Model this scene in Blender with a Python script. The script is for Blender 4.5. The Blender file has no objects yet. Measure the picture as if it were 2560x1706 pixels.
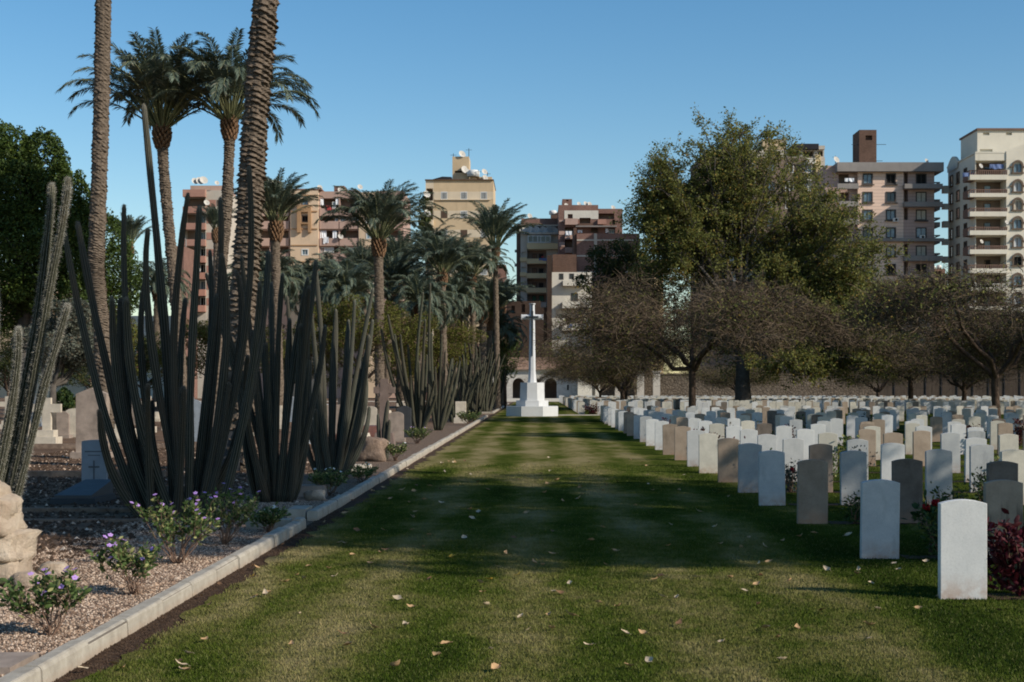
import bpy, math, random
import numpy as np
from mathutils import Vector, Matrix, Euler

C = bpy.context.scene
COL = C.collection
R = math.radians
RNG = np.random.default_rng(7)
random.seed(7)

# ---------------------------------------------------------------- survey of the place
F = 3556.0; U0 = 1340.0; V0 = 970.0; EYE = 1.72      # focal length, vanishing point and eye height used to survey the photo
def X(u, Y): return (u - U0) * Y / F
def Z(v, Y): return EYE + (V0 - v) * Y / F
def P(u, v, Y): return np.array([X(u, Y), Y, Z(v, Y)])
def gy(v): return EYE * F / (v - V0)

# ---------------------------------------------------------------- mesh helpers
class MB:
    def __init__(s): s.V = []; s.Fs = []; s.n = 0; s.A = []
    def add(s, v, f, m=0, smooth=False, a=None):
        v = np.asarray(v, dtype=np.float64).reshape(-1, 3); f = np.asarray(f, dtype=np.int64)
        if len(v) == 0: return s
        s.V.append(v); s.Fs.append((f + s.n, m, smooth)); s.n += len(v)
        s.A.append(np.zeros(len(v)) if a is None else np.asarray(a, dtype=np.float64))
        return s
    def box(s, x0, x1, y0, y1, z0, z1, m=0):
        v = [(x0,y0,z0),(x1,y0,z0),(x1,y1,z0),(x0,y1,z0),(x0,y0,z1),(x1,y0,z1),(x1,y1,z1),(x0,y1,z1)]
        return s.add(v, [(0,3,2,1),(4,5,6,7),(0,1,5,4),(1,2,6,5),(2,3,7,6),(3,0,4,7)], m)
    def frus(s, x0,x1,y0,y1,z0, X0,X1,Y0,Y1,z1, m=0):
        v = [(x0,y0,z0),(x1,y0,z0),(x1,y1,z0),(x0,y1,z0),(X0,Y0,z1),(X1,Y0,z1),(X1,Y1,z1),(X0,Y1,z1)]
        return s.add(v, [(0,3,2,1),(4,5,6,7),(0,1,5,4),(1,2,6,5),(2,3,7,6),(3,0,4,7)], m)
    def quad(s, a, b, c, d, m=0): return s.add([a,b,c,d], [(0,1,2,3)], m)
    def tube(s, pts, rad, n=8, m=0, cap=True, prof=None, smooth=True, a=None, rot=0.0):
        pts = np.asarray(pts, float); k = len(pts)
        rad = np.broadcast_to(np.asarray(rad, float), (k,))
        t = np.gradient(pts, axis=0); t /= np.linalg.norm(t, axis=1)[:, None] + 1e-9
        ref = np.array([0.03, 1.0, 0.02]) if abs(t[0][1]) < 0.9 else np.array([1.0, 0, 0])
        e1 = np.cross(t, ref); e1 /= np.linalg.norm(e1, axis=1)[:, None] + 1e-9
        e2 = np.cross(t, e1)
        an = np.arange(n) / n * 2 * math.pi + rot
        pr = np.ones(n) if prof is None else prof
        if pr.ndim == 1: pr = np.broadcast_to(pr, (k, n))
        v = pts[:, None, :] + (rad[:, None] * pr)[:, :, None] * (np.cos(an)[None, :, None] * e1[:, None, :] + np.sin(an)[None, :, None] * e2[:, None, :])
        i = np.arange(k - 1)[:, None] * n; j = np.arange(n)[None, :]; j2 = (j + 1) % n
        f = np.stack([i + j, i + j2, i + n + j2, i + n + j], -1).reshape(-1, 4)
        at = None if a is None else np.broadcast_to(a, (k, n)).reshape(-1)
        base = s.n
        s.add(v.reshape(-1, 3), f, m, smooth, at)
        if cap and n > 2:
            s.Fs.append((np.array([list(range(n))[::-1]]) + base, m, smooth))
            s.Fs.append((np.array([list(range(n))]) + base + (k - 1) * n, m, smooth))
        return s
    def extrude(s, prof, y0, y1, m=0):      # prof: list of (x,z), counter-clockwise seen from -Y
        n = len(prof)
        v = [(x, y0, z) for x, z in prof] + [(x, y1, z) for x, z in prof]
        s.add(v, [tuple(range(n))], m); s.Fs.append((np.array([list(range(2*n-1, n-1, -1))]) + s.n - 2*n, m, False))
        s.Fs.append((np.array([(i, i + n, (i + 1) % n + n, (i + 1) % n) for i in range(n)]) + s.n - 2*n, m, False))
        return s
    def mesh(s, name, mats):
        me = bpy.data.meshes.new(name)
        v = np.concatenate(s.V) if s.V else np.zeros((0, 3))
        cnt = np.concatenate([np.full(len(f), f.shape[1]) for f, _, _ in s.Fs]); idx = np.concatenate([f.reshape(-1) for f, _, _ in s.Fs])
        mi = np.concatenate([np.full(len(f), m) for f, m, _ in s.Fs]); sm = np.concatenate([np.full(len(f), q) for f, _, q in s.Fs])
        me.vertices.add(len(v)); me.vertices.foreach_set('co', v.astype(np.float32).reshape(-1))
        me.loops.add(len(idx)); me.loops.foreach_set('vertex_index', idx.astype(np.int32))
        me.polygons.add(len(cnt)); me.polygons.foreach_set('loop_start', np.concatenate([[0], np.cumsum(cnt)[:-1]]).astype(np.int32))
        me.polygons.foreach_set('loop_total', cnt.astype(np.int32))
        me.polygons.foreach_set('material_index', mi.astype(np.int32)); me.polygons.foreach_set('use_smooth', sm.astype(bool))
        for m in (mats if isinstance(mats, (list, tuple)) else [mats]): me.materials.append(m)
        a = np.concatenate(s.A) if s.A else np.zeros(0)
        if len(a) and a.any():
            at = me.attributes.new('tint', 'FLOAT', 'POINT'); at.data.foreach_set('value', a.astype(np.float32))
        me.update(calc_edges=True); me.validate()
        return me

def obj(name, mb, mats, parent=None, loc=None, kind=None):
    me = mb.mesh(name, mats) if isinstance(mb, MB) else mb
    o = bpy.data.objects.new(name, me); COL.objects.link(o)
    if parent is not None: o.parent = parent
    if loc is not None: o.location = loc
    if kind: o['kind'] = kind
    return o
def tag(o, label, cat, group=None, kind=None):
    o['label'] = label; o['category'] = cat
    if group: o['group'] = group
    if kind: o['kind'] = kind
    return o
def thing(name, label, cat, loc=(0, 0, 0), group=None, rz=0.0, sc=None):
    o = bpy.data.objects.new(name, None); COL.objects.link(o); o.empty_display_size = .2
    o.location = loc; o.rotation_euler = (0, 0, rz)
    if sc is not None: o.scale = (sc, sc, sc) if not isinstance(sc, (tuple, list)) else sc
    return tag(o, label, cat, group)

# ---------------------------------------------------------------- material helpers
class NT:
    def __init__(s, name):
        s.m = bpy.data.materials.new(name); s.m.use_nodes = True; s.t = s.m.node_tree; s.t.nodes.clear()
        s.out = s.n('ShaderNodeOutputMaterial'); s.b = s.n('ShaderNodeBsdfPrincipled'); s.t.links.new(s.b.outputs[0], s.out.inputs[0])
    def n(s, typ, **kw):
        x = s.t.nodes.new(typ)
        for k, v in kw.items():
            if k in x.inputs: x.inputs[k].default_value = v
            else: setattr(x, k, v)
        return x
    def l(s, a, b): s.t.links.new(a, b)
    def geo(s): 
        if not hasattr(s, '_g'): s._g = s.n('ShaderNodeNewGeometry')
        return s._g
    def tc(s):
        if not hasattr(s, '_t'): s._t = s.n('ShaderNodeTexCoord')
        return s._t
    def noise(s, scale, detail=3, rough=.55, vec=None, coord='Position', stretch=None):
        x = s.n('ShaderNodeTexNoise'); x.inputs['Scale'].default_value = scale; x.inputs['Detail'].default_value = detail; x.inputs['Roughness'].default_value = rough
        src = vec if vec is not None else (s.geo().outputs['Position'] if coord == 'Position' else s.tc().outputs[coord])
        if stretch:
            mp = s.n('ShaderNodeMapping'); mp.inputs['Scale'].default_value = stretch; s.l(src, mp.inputs[0]); src = mp.outputs[0]
        s.l(src, x.inputs['Vector']); return x.outputs['Fac']
    def ramp(s, fac, stops):
        r = s.n('ShaderNodeValToRGB'); e = r.color_ramp.elements
        while len(e) < len(stops): e.new(0.5)
        for q, (p, c) in zip(e, stops): q.position = p; q.color = (*c, 1) if len(c) == 3 else c
        s.l(fac, r.inputs[0]); return r.outputs[0]
    def mix(s, fac, a, b, mode='MIX'):
        x = s.n('ShaderNodeMix', data_type='RGBA', blend_type=mode)
        for i, val in ((0, fac), (6, a), (7, b)):
            if hasattr(val, 'links'): s.l(val, x.inputs[i])
            elif i == 0: x.inputs[0].default_value = val
            else: x.inputs[i].default_value = (*val, 1)
        return x.outputs[2]
    def math(s, op, a, b=0.0, clamp=False):
        x = s.n('ShaderNodeMath', operation=op, use_clamp=clamp)
        for i, val in ((0, a), (1, b)):
            if hasattr(val, 'links'): s.l(val, x.inputs[i])
            else: x.inputs[i].default_value = val
        return x.outputs[0]
    def mr(s, v, a, b, c=0.0, d=1.0):
        x = s.n('ShaderNodeMapRange'); s.l(v, x.inputs[0])
        for i, q in enumerate((a, b, c, d)): x.inputs[i + 1].default_value = q
        return x.outputs[0]
    def sep(s, v):
        x = s.n('ShaderNodeSeparateXYZ'); s.l(v, x.inputs[0]); return x.outputs
    def bump(s, h, strength=.5, dist=.02):
        x = s.n('ShaderNodeBump'); x.inputs['Strength'].default_value = strength; x.inputs['Distance'].default_value = dist
        s.l(h, x.inputs['Height']); s.l(x.outputs[0], s.b.inputs['Normal'])
    def col(s, c):
        if hasattr(c, 'links'): s.l(c, s.b.inputs['Base Color'])
        else: s.b.inputs['Base Color'].default_value = (*c, 1)
    def done(s, rough=.8, spec=.3, metal=0.0):
        s.b.inputs['Roughness'].default_value = rough; s.b.inputs['Specular IOR Level'].default_value = spec; s.b.inputs['Metallic'].default_value = metal
        return s.m

def hsv(c, k): return tuple(min(1, x * k) for x in c)
def plain(name, c, var=.15, scale=3.0, rough=.85, spec=.25, metal=0, bump=0.0, c2=None, coord='Position'):
    n = NT(name); f = n.noise(scale, 4, .6, coord=coord)
    n.col(n.ramp(f, [(.3, hsv(c, 1 - var)), (.7, c2 or hsv(c, 1 + var))]))
    if bump: n.bump(n.noise(scale * 8, 3, coord=coord), bump, .01)
    return n.done(rough, spec, metal)

def leafmat(name, dark, light, other=None, clump=1.0, rough=.55, spec=.3, trans=.25, p_other=.12):
    n = NT(name)
    ri = n.geo().outputs['Random Per Island']
    c = n.mix(ri, dark, light)
    cl = n.mr(n.noise(clump, 3, .6), .35, .65)
    c = n.mix(n.math('MULTIPLY', cl, .5), c, hsv(light, 1.15))
    if other:
        w = n.math('GREATER_THAN', n.math('FRACT', n.math('MULTIPLY', ri, 37.7)), 1 - p_other)
        c = n.mix(w, c, other)
    n.col(c); n.done(max(rough, .6), spec * .45)
    if trans:
        t = n.n('ShaderNodeBsdfTranslucent'); n.l(c, t.inputs[0]); mx = n.n('ShaderNodeMixShader'); mx.inputs[0].default_value = trans
        n.l(n.b.outputs[0], mx.inputs[1]); n.l(t.outputs[0], mx.inputs[2]); n.l(mx.outputs[0], n.out.inputs[0])
    return n.m

def grasscol(n):
    pos = n.geo().outputs['Position']; x, y, z = n.sep(pos)
    warp = n.math('MULTIPLY', n.math('SUBTRACT', n.noise(.6, 2), .5), .7)
    st = n.math('SINE', n.math('ADD', n.math('MULTIPLY', n.math('ADD', x, warp), 2 * math.pi / 1.25), 2.2))
    big = n.noise(.7, 4, .65, stretch=(1, .35, 1)); med = n.noise(3.2, 4, .7); fine = n.noise(38, 3, .7)
    dry = n.math('ADD', n.math('MULTIPLY', st, .10), big)
    dry = n.math('ADD', dry, n.math('MULTIPLY', n.math('SUBTRACT', med, .5), .42))
    # drier, yellower tone that also paints the sunlit stretch of the avenue brighter
    dry = n.math('ADD', dry, n.math('MULTIPLY', n.mr(y, 27, 33), n.mr(y, 50, 44, 0, .07)))
    # less worn between the stones
    dry = n.math('SUBTRACT', dry, n.mr(x, 1.8, 3.4, 0, .17))
    dry = n.math('ADD', dry, n.math('MULTIPLY', n.math('SUBTRACT', fine, .5), .5))
    return n.ramp(dry, [(.26, (.027, .044, .006)), (.42, (.062, .084, .012)), (.54, (.140, .132, .040)), (.72, (.29, .235, .115))])

M = {}
n = NT('grass_ground'); c = grasscol(n); n.col(n.mix(.28, c, (.03, .03, .012))); n.bump(n.noise(60, 4, .7), .5, .02); M['lawn'] = n.done(1, 0)
n = NT('grass_blade'); c = grasscol(n); ri = n.geo().outputs['Random Per Island']
c = n.mix(n.math('GREATER_THAN', ri, .82), c, n.mix(.5, c, (.22, .19, .09)))
c = n.mix(n.math('MULTIPLY', ri, .35), c, (.05, .10, .015)); n.col(c); n.done(1, 0.02); M['blade'] = n.m
n = NT('bare_soil'); n.col(n.ramp(n.noise(14, 5, .7), [(.3, (.035, .022, .015)), (.55, (.075, .048, .032)), (.75, (.13, .09, .06))])); n.bump(n.noise(30, 4, .7), .8, .03); M['soil'] = n.done(.95, .1)
n = NT('gravel_earth')
vo = n.n('ShaderNodeTexVoronoi'); vo.inputs['Scale'].default_value = 55; n.l(n.geo().outputs['Position'], vo.inputs['Vector'])
g = n.ramp(n.math('MULTIPLY', n.sep(vo.outputs['Color'])[0], 1.0), [(0, (.14, .09, .063)), (.5, (.29, .20, .14)), (1, (.47, .36, .27))])
g = n.mix(n.mr(vo.outputs['Distance'], .25, .62, 0, .75), g, (.06, .042, .03))
earth = n.ramp(n.noise(1.1, 5, .65, stretch=(.5, 1, 1)), [(.3, (.085, .053, .034)), (.55, (.17, .108, .070)), (.75, (.26, .175, .12))])
xx = n.sep(n.geo().outputs['Position'])[0]
w = n.mr(n.math('ADD', xx, n.math('MULTIPLY', n.noise(.9, 3), 1.6)), -4.4, -3.3)
n.col(n.mix(w, earth, g)); n.bump(vo.outputs['Distance'], .9, .02); M['gravel'] = n.done(.95, .1)
n = NT('pebble'); ri = n.geo().outputs['Random Per Island']; n.col(n.ramp(ri, [(0, (.08, .052, .036)), (.3, (.25, .165, .115)), (.75, (.45, .33, .24)), (1, (.64, .52, .41))])); M['pebble'] = n.done(.9, .15)
n = NT('kerb_stone'); f = n.noise(6, 5, .7); zz = n.sep(n.geo().outputs['Position'])[2]
k = n.ramp(f, [(.25, (.25, .22, .18)), (.6, (.39, .355, .295)), (.8, (.47, .435, .37))])
k = n.mix(n.math('MULTIPLY', n.mr(zz, .05, 0, 0, .8), n.noise(9, 3), True), k, (.30, .20, .13)); n.col(k); n.bump(n.noise(40, 4, .7), .4, .01); M['kerb'] = n.done(.9, .15)
n = NT('kerb_joint'); n.col((.16, .14, .12)); M['joint'] = n.done(.95, .05)

def stonemat(name, a, b, stain=(.33, .20, .13), st=.75, streak=0.0, smut=.5):
    n = NT(name); oc = n.tc().outputs['Object']
    oi = n.n('ShaderNodeObjectInfo')
    ad = n.n('ShaderNodeVectorMath', operation='ADD'); sc_ = n.n('ShaderNodeVectorMath', operation='SCALE'); sc_.inputs['Scale'].default_value = 1
    n.l(oi.outputs['Location'], sc_.inputs[0]); n.l(oc, ad.inputs[0]); n.l(sc_.outputs[0], ad.inputs[1]); v = ad.outputs[0]
    f = n.noise(5, 5, .65, vec=v); c = n.ramp(f, [(.3, a), (.7, b)])
    fine = n.noise(60, 3, .7, vec=v); c = n.mix(n.math('MULTIPLY', n.math('SUBTRACT', fine, .45, True), .9), c, hsv(a, .55))
    zz = n.sep(oc)[2]
    lo = n.math('MULTIPLY', n.mr(zz, .22, .0, 0, 1), n.mr(n.noise(9, 4, .7, vec=v), .35, .62), True)
    c = n.mix(n.math('MULTIPLY', lo, st), c, stain)
    sp = n.mr(n.noise(3.1, 4, .6, vec=v, stretch=(1.6, 1, .55)), .56, .74)
    c = n.mix(n.math('MULTIPLY', sp, smut), c, hsv(a, .5))
    if streak:
        s1 = n.mr(n.noise(13, 2, .5, vec=oc, stretch=(1, 1, .12)), .5, .62)
        s2 = n.math('MULTIPLY', n.mr(zz, .62, .5), n.mr(zz, .2, .36)); c = n.mix(n.math('MULTIPLY', n.math('MULTIPLY', s1, s2), streak), c, hsv(a, .35))
    br = n.n('ShaderNodeHueSaturation'); n.l(c, br.inputs['Color']); n.l(n.mr(oi.outputs['Random'], 0, 1, .8, 1.08), br.inputs['Value'])
    n.col(br.outputs[0]); n.bump(n.noise(55, 3, .6, vec=v), .25, .004)
    return n.done(.85, .2)
M['hs'] = [stonemat('white_limestone', (0.504, 0.512, 0.504), (0.605, 0.605, 0.588), smut=.2), stonemat('cream_limestone', (0.462, 0.437, 0.370), (0.571, 0.538, 0.454)),
           stonemat('tan_sandstone', (0.277, 0.214, 0.160), (0.378, 0.302, 0.231)), stonemat('pale_grey_stone', (0.370, 0.386, 0.395), (0.487, 0.496, 0.487)),
           stonemat('dark_brown_stone', (0.143, 0.118, 0.097), (0.218, 0.181, 0.151)), stonemat('streaked_sandstone', (0.269, 0.218, 0.168), (0.370, 0.302, 0.235), streak=.85)]
HSN = ['white', 'cream', 'tan', 'pale grey', 'dark brown', 'streaked brown']

M['trunk'] = plain('palm_bark', (.125, .098, .074), .45, 9, .95, .1, bump=.6)
M['palmleaf'] = leafmat('palm_leaf', (.050, .072, .050), (.135, .17, .125), (.26, .25, .18), .6, .45, .4, .2, .08)
M['palmstem'] = plain('frond_stem', (.17, .18, .09), .2, 3)
M['deadleaf'] = plain('palm_boot', (.16, .095, .055), .4, 20, .9, .1)
M['bark'] = plain('bark', (.085, .06, .045), .4, 6, .95, .1, bump=.5)
M['bark2'] = plain('grey_bark', (.085, .075, .065), .35, 5, .95, .1)
M['twig'] = leafmat('twig', (.024, .018, .012), (.130, .098, .068), None, .5, .9, .1, 0)
M['ficus'] = leafmat('ficus_leaf', (.018, .034, .007), (.055, .088, .016), (.10, .13, .02), .5, .4, .45, .12, .06)
M['bigtree'] = leafmat('olive_leaf', (.050, .064, .014), (.205, .21, .058), (.24, .17, .04), .35, .5, .35, .4, .12)
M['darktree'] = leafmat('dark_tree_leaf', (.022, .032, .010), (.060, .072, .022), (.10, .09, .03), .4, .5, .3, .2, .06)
M['greybush'] = leafmat('grey_bush_leaf', (.05, .055, .042), (.13, .14, .11), (.12, .09, .06), .8, .7, .2, .15, .1)
M['acacia'] = leafmat('acacia_leaf', (.045, .055, .012), (.145, .150, .032), (.13, .08, .05), .5, .6, .2, .25, .22)
M['flowerleaf'] = leafmat('periwinkle_leaf', (.025, .05, .014), (.10, .15, .045), (.30, .30, .12), 6, .4, .4, .25, .2)
M['greenleaf'] = leafmat('shrub_leaf', (.015, .035, .012), (.05, .085, .025), (.10, .12, .03), 4, .5, .35, .2, .1)
M['bluebush'] = leafmat('blue_green_leaf', (.02, .035, .032), (.05, .075, .065), None, 4, .5, .3, .15)
M['redleaf'] = leafmat('red_leaf', (.022, .006, .008), (.085, .009, .015), (.05, .055, .03), 5, .3, .5, .2, .1)
M['purple'] = leafmat('purple_petal', (.42, .20, .62), (.60, .38, .80), None, 5, .6, .2, .3)
M['whitepetal'] = leafmat('white_petal', (.6, .62, .6), (.8, .8, .78), None, 5, .6, .2, .3)
M['redpetal'] = leafmat('rose_petal', (.28, .012, .02), (.42, .025, .03), None, 5, .6, .2, .3)
M['dryleaf'] = [plain('dry_leaf_cream', (.48, .38, .26), .2, 30, coord='Object'), plain('dry_leaf_tan', (.42, .27, .14), .3, 30, coord='Object'), plain('dry_leaf_brown', (.17, .095, .05), .3, 30, coord='Object'), plain('dry_leaf_yellow', (.45, .30, .05), .2, 30, coord='Object')]
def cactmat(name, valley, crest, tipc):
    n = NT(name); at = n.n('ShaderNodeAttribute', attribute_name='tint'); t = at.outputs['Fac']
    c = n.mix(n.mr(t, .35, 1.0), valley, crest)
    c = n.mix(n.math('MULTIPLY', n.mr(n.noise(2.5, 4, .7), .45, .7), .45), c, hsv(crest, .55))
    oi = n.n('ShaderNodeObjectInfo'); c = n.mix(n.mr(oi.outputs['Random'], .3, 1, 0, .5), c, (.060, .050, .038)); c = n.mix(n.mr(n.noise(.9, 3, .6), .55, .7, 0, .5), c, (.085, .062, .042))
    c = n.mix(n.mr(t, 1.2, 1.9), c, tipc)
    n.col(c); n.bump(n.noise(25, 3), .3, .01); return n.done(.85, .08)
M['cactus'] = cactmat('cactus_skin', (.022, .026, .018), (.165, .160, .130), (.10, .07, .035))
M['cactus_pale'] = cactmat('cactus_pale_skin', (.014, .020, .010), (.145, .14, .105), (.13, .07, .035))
M['spine'] = plain('cactus_spine', (.40, .38, .32), .2, 20)
M['spine_dark'] = plain('cactus_spine_dark', (.16, .14, .11), .2, 20)
M['marble'] = plain('white_memorial_stone', (.54, .55, .55), .05, 2.5, .75, .25, bump=.1)
M['bronze'] = plain('dark_bronze', (.022, .028, .035), .3, 4, .5, .4)
M['oldstone'] = plain('weathered_stone', (.28, .225, .185), .25, 4, .9, .15, bump=.4)
M['brownstone'] = plain('brown_memorial_stone', (.17, .125, .105), .2, 4, .9, .15, bump=.3)
M['creamstone'] = plain('cream_stone', (.50, .44, .355), .15, 5, .85, .15, bump=.3)
M['slate'] = plain('dark_slate', (.035, .037, .04), .2, 5, .6, .3)
M['slatepale'] = plain('slate_face', (.075, .078, .08), .2, 5, .6, .3)
M['redgranite'] = plain('red_granite', (.16, .07, .05), .2, 8, .5, .4)
M['greystone'] = plain('grey_grave_stone', (.24, .27, .30), .12, 5, .8, .2, bump=.2)
M['engrave'] = plain('engraving', (.10, .11, .12), .1, 5)
n = NT('cream_rock'); n.col(n.ramp(n.noise(4, 5, .7), [(.3, (.46, .35, .26)), (.6, (.62, .51, .39)), (.8, (.68, .60, .50))])); n.bump(n.noise(9, 6, .8), 1, .07); M['rock'] = n.done(.9, .15)
n = NT('rough_brown_rock'); n.col(n.ramp(n.noise(6, 5, .7), [(.3, (.12, .085, .065)), (.7, (.30, .22, .165))])); n.bump(n.noise(12, 5, .7), .9, .05); M['rock2'] = n.done(.95, .1)

# ---------------------------------------------------------------- ground, lawn, kerbs
m = MB()
m.quad((-2500, -200, -.03), (2500, -200, -.03), (2500, 3500, -.03), (-2500, 3500, -.03))
obj('ground', m, plain('far_ground', (.20, .155, .115), .2, .05), kind='structure')
m = MB(); m.quad((-90, 1, -.012), (-2.88, 1, -.012), (-2.88, 240, -.012), (-90, 240, -.012)); obj('gravel_bed', m, M['gravel'], kind='structure')
m = MB(); m.quad((-2.88, 1, -.008), (-2.3, 1, -.008), (-2.3, 176, -.008), (-2.88, 176, -.008)); obj('soil_strip', m, M['soil'], kind='structure')
m = MB()
ys = np.arange(1, 176, .12); ed = -2.62 + .06 * np.sin(ys * 2.1) + .05 * np.sin(ys * 7.3 + 1) + RNG.normal(0, .022, len(ys))
v = [(ed[i], y, 0) for i, y in enumerate(ys)] + [(110, y, 0) for y in ys]; k = len(ys)
m.add(v, [(i, k + i, k + i + 1, i + 1) for i in range(k - 1)]); obj('lawn', m, M['lawn'], kind='structure')

def kerb(y0, y1, x0=-2.975, x1=-2.84, h=.115, ret=None):
    m = MB(); y = y0; r = random.Random(int(y0 * 10))
    while y < y1 - .1:
        L = min(.9 + r.uniform(-.06, .06), y1 - y); g = .0075
        dz = r.uniform(-.010, .010); dx = r.uniform(-.009, .009); b = r.uniform(.018, .034)
        prof = [(x0 + dx, -.05), (x1 + dx + .008, -.05), (x1 + dx, h - b + dz), (x1 + dx - b * .45, h - b * .3 + dz), (x1 + dx - b, h + dz), (x0 + dx + b, h + dz), (x0 + dx, h - b + dz)]
        m.extrude(prof, y + g, y + L - g, 0); y += L
    m.box(x0 + .012, x1 - .012, y0 + .01, y1 - .01, -.05, h - .02, 1)
    return m
mk = kerb(2.0, 17.55); mk.box(-3.55, -3.004, 17.40, 17.54, -.05, .11, 0)
obj('kerb', mk, [M['kerb'], M['joint']], kind='structure')
mk = kerb(18.5, 84.0); mk.box(-3.24, -3.004, 18.52, 19.1, -.05, .14, 0); obj('kerb', mk, [M['kerb'], M['joint']], kind='structure')
mk = kerb(95.0, 150.0, -3.0, -2.84); mk.box(-5.8, -3.004, 95.02, 95.2, -.05, .12, 0); obj('kerb', mk, [M['kerb'], M['joint']], kind='structure')
mk = MB(); mk.box(-60, -5.0, 18.38, 18.5, -.05, .02, 0); mk.box(-60, -5.2, 19.75, 19.85, -.05, .05, 0); mk.box(-30, -7.2, 27.6, 27.8, -.05, .1, 0); mk.box(-40, -8, 40.6, 40.8, -.05, .12, 0)
obj('path_edging', mk, M['rock2'], kind='structure')
m = MB(); m.quad((-60, 18.5, -.008), (-3.0, 18.5, -.008), (-3.0, 19.75, -.008), (-60, 19.75, -.008)); obj('side_path', m, M['gravel'], kind='structure')
m = MB(); m.box(-.6, 4.0, 88.5, 90.2, -.02, .02); m.box(-60, 110, 176, 182, -.02, .03); obj('paved_path', m, M['creamstone'], kind='structure')

# grass blades, denser near the lens side of the lawn
def blades(N, y0, y1, x0, xslope, hgt, seed):
    r = np.random.default_rng(seed); y = y0 + (y1 - y0) * r.random(N) ** 1.25
    xr = np.minimum(.37 * y + .4, 9); x = x0 + (xr - x0) * r.random(N)
    x = np.where(x < -2.52, x + r.random(N) * .12 * (1 + np.sin(y * 5)), x)
    a = r.random(N) * math.pi; w = .0022 + .0016 * r.random(N) + .00012 * y; h = hgt * (.5 + r.random(N)); lean = (r.random((N, 2)) - .5) * .03
    c, s = np.cos(a) * w, np.sin(a) * w; z0 = np.full(N, -.003)
    p0 = np.stack([x - c, y - s, z0], 1); p1 = np.stack([x + c, y + s, z0], 1); p2 = np.stack([x + lean[:, 0], y + lean[:, 1], h], 1)
    return np.stack([p0, p1, p2], 1).reshape(-1, 3), np.arange(3 * N).reshape(-1, 3)
m = MB(); v, f = blades(230000, 7.6, 16, -2.66, .36, .0155, 1); m.add(v, f); v, f = blades(110000, 15, 32, -2.66, .36, .018, 2); m.add(v, f)
o = obj('grass', m, M['blade'], kind='stuff'); tag(o, 'short mown grass of the lawn avenue', 'grass', kind='stuff')

# pebbles on the bed beside the kerb
def pebbles(N, x0, x1, y0, y1, seed, s0=.006, s1=.016, z=-.010):
    r = np.random.default_rng(seed); ctr = np.stack([x0 + (x1 - x0) * r.random(N), y0 + (y1 - y0) * r.random(N) ** 1.3, np.full(N, z)], 1)
    s = s0 + (s1 - s0) * r.random(N) ** 2
    base = np.array([(1,0,0),(0,1,0),(-1,0,0),(0,-1,0),(0,0,.8),(0,0,-.5)], float)
    ang = r.random(N) * 6.28; R_ = np.stack([np.cos(ang), np.sin(ang)], 1)
    jit = 1 + (r.random((N, 6)) - .5) * .7
    v = base[None] * jit[:, :, None] * s[:, None, None]
    vx = v[:, :, 0] * R_[:, None, 0] - v[:, :, 1] * R_[:, None, 1]; vy = v[:, :, 0] * R_[:, None, 1] + v[:, :, 1] * R_[:, None, 0]
    v = np.stack([vx, vy, v[:, :, 2]], 2) + ctr[:, None, :]
    tr = np.array([(0,1,4),(1,2,4),(2,3,4),(3,0,4)]); f = (np.arange(N) * 6)[:, None, None] + tr[None]
    return v.reshape(-1, 3), f.reshape(-1, 3)
m = MB(); v, f = pebbles(75000, -5.2, -3.01, 8.0, 22, 3, .005, .013); m.add(v, f); v, f = pebbles(700, -5.5, -3.01, 8.0, 24, 4, .014, .035); m.add(v, f)
v, f = pebbles(26000, -13, -4.6, 13, 44, 8, .012, .045); m.add(v, f, 1); v, f = pebbles(5000, -13, -4.6, 13, 44, 12, .012, .04); m.add(v, f, 0)
v, f = pebbles(9000, -2.84, -2.52, 7.5, 20, 6, .004, .012, -.006); m.add(v, f, 1)
o = obj('gravel', m, [M['pebble'], M['soil']]); tag(o, 'loose pale gravel beside the kerb', 'gravel', kind='stuff')

# ---------------------------------------------------------------- headstones
def hs_mesh(i, w=.38, h=.81, t=.076):
    m = MB(); rise = .032; n = 10; b = .004
    arc = [(w / 2 - w * k / n, h - rise + rise * (1 - ((2 * k / n) - 1) ** 2)) for k in range(n + 1)]
    def ring(ins): return [(-w/2 + ins, -.12)] + [(w/2 - ins, -.12)] + [(x * (1 - 2 * ins / w), z - ins) for x, z in arc]
    A, B = ring(b), ring(0); k = len(A)
    v = [(x, 0, z) for x, z in A] + [(x, b, z) for x, z in B] + [(x, t - b, z) for x, z in B] + [(x, t, z) for x, z in A]
    m.add(v, [tuple(range(k))]); base = m.n - 4 * k
    fs = [(r_ * k + j, (r_ + 1) * k + j, (r_ + 1) * k + (j + 1) % k, r_ * k + (j + 1) % k) for r_ in range(3) for j in range(k)]
    m.Fs.append((np.array(fs) + base, 0, False)); m.Fs.append((np.array([tuple(range(4 * k - 1, 3 * k - 1, -1))]) + base, 0, False))
    return m.mesh('headstone', M['hs'][i])
HSM = [hs_mesh(i) for i in range(6)]
ORD = ['zeroth','first','second','third','fourth','fifth','sixth','seventh','eighth','ninth','tenth','eleventh','twelfth','thirteenth','fourteenth','fifteenth','sixteenth','seventeenth','eighteenth','nineteenth']
TENS = {2: 'twent', 3: 'thirt', 4: 'fort', 5: 'fift', 6: 'sixt'}
def ordw(n):
    if n < 20: return ORD[n]
    t, u = divmod(n, 10); return TENS[t] + ('ieth' if u == 0 else 'y-' + ORD[u])
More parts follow.
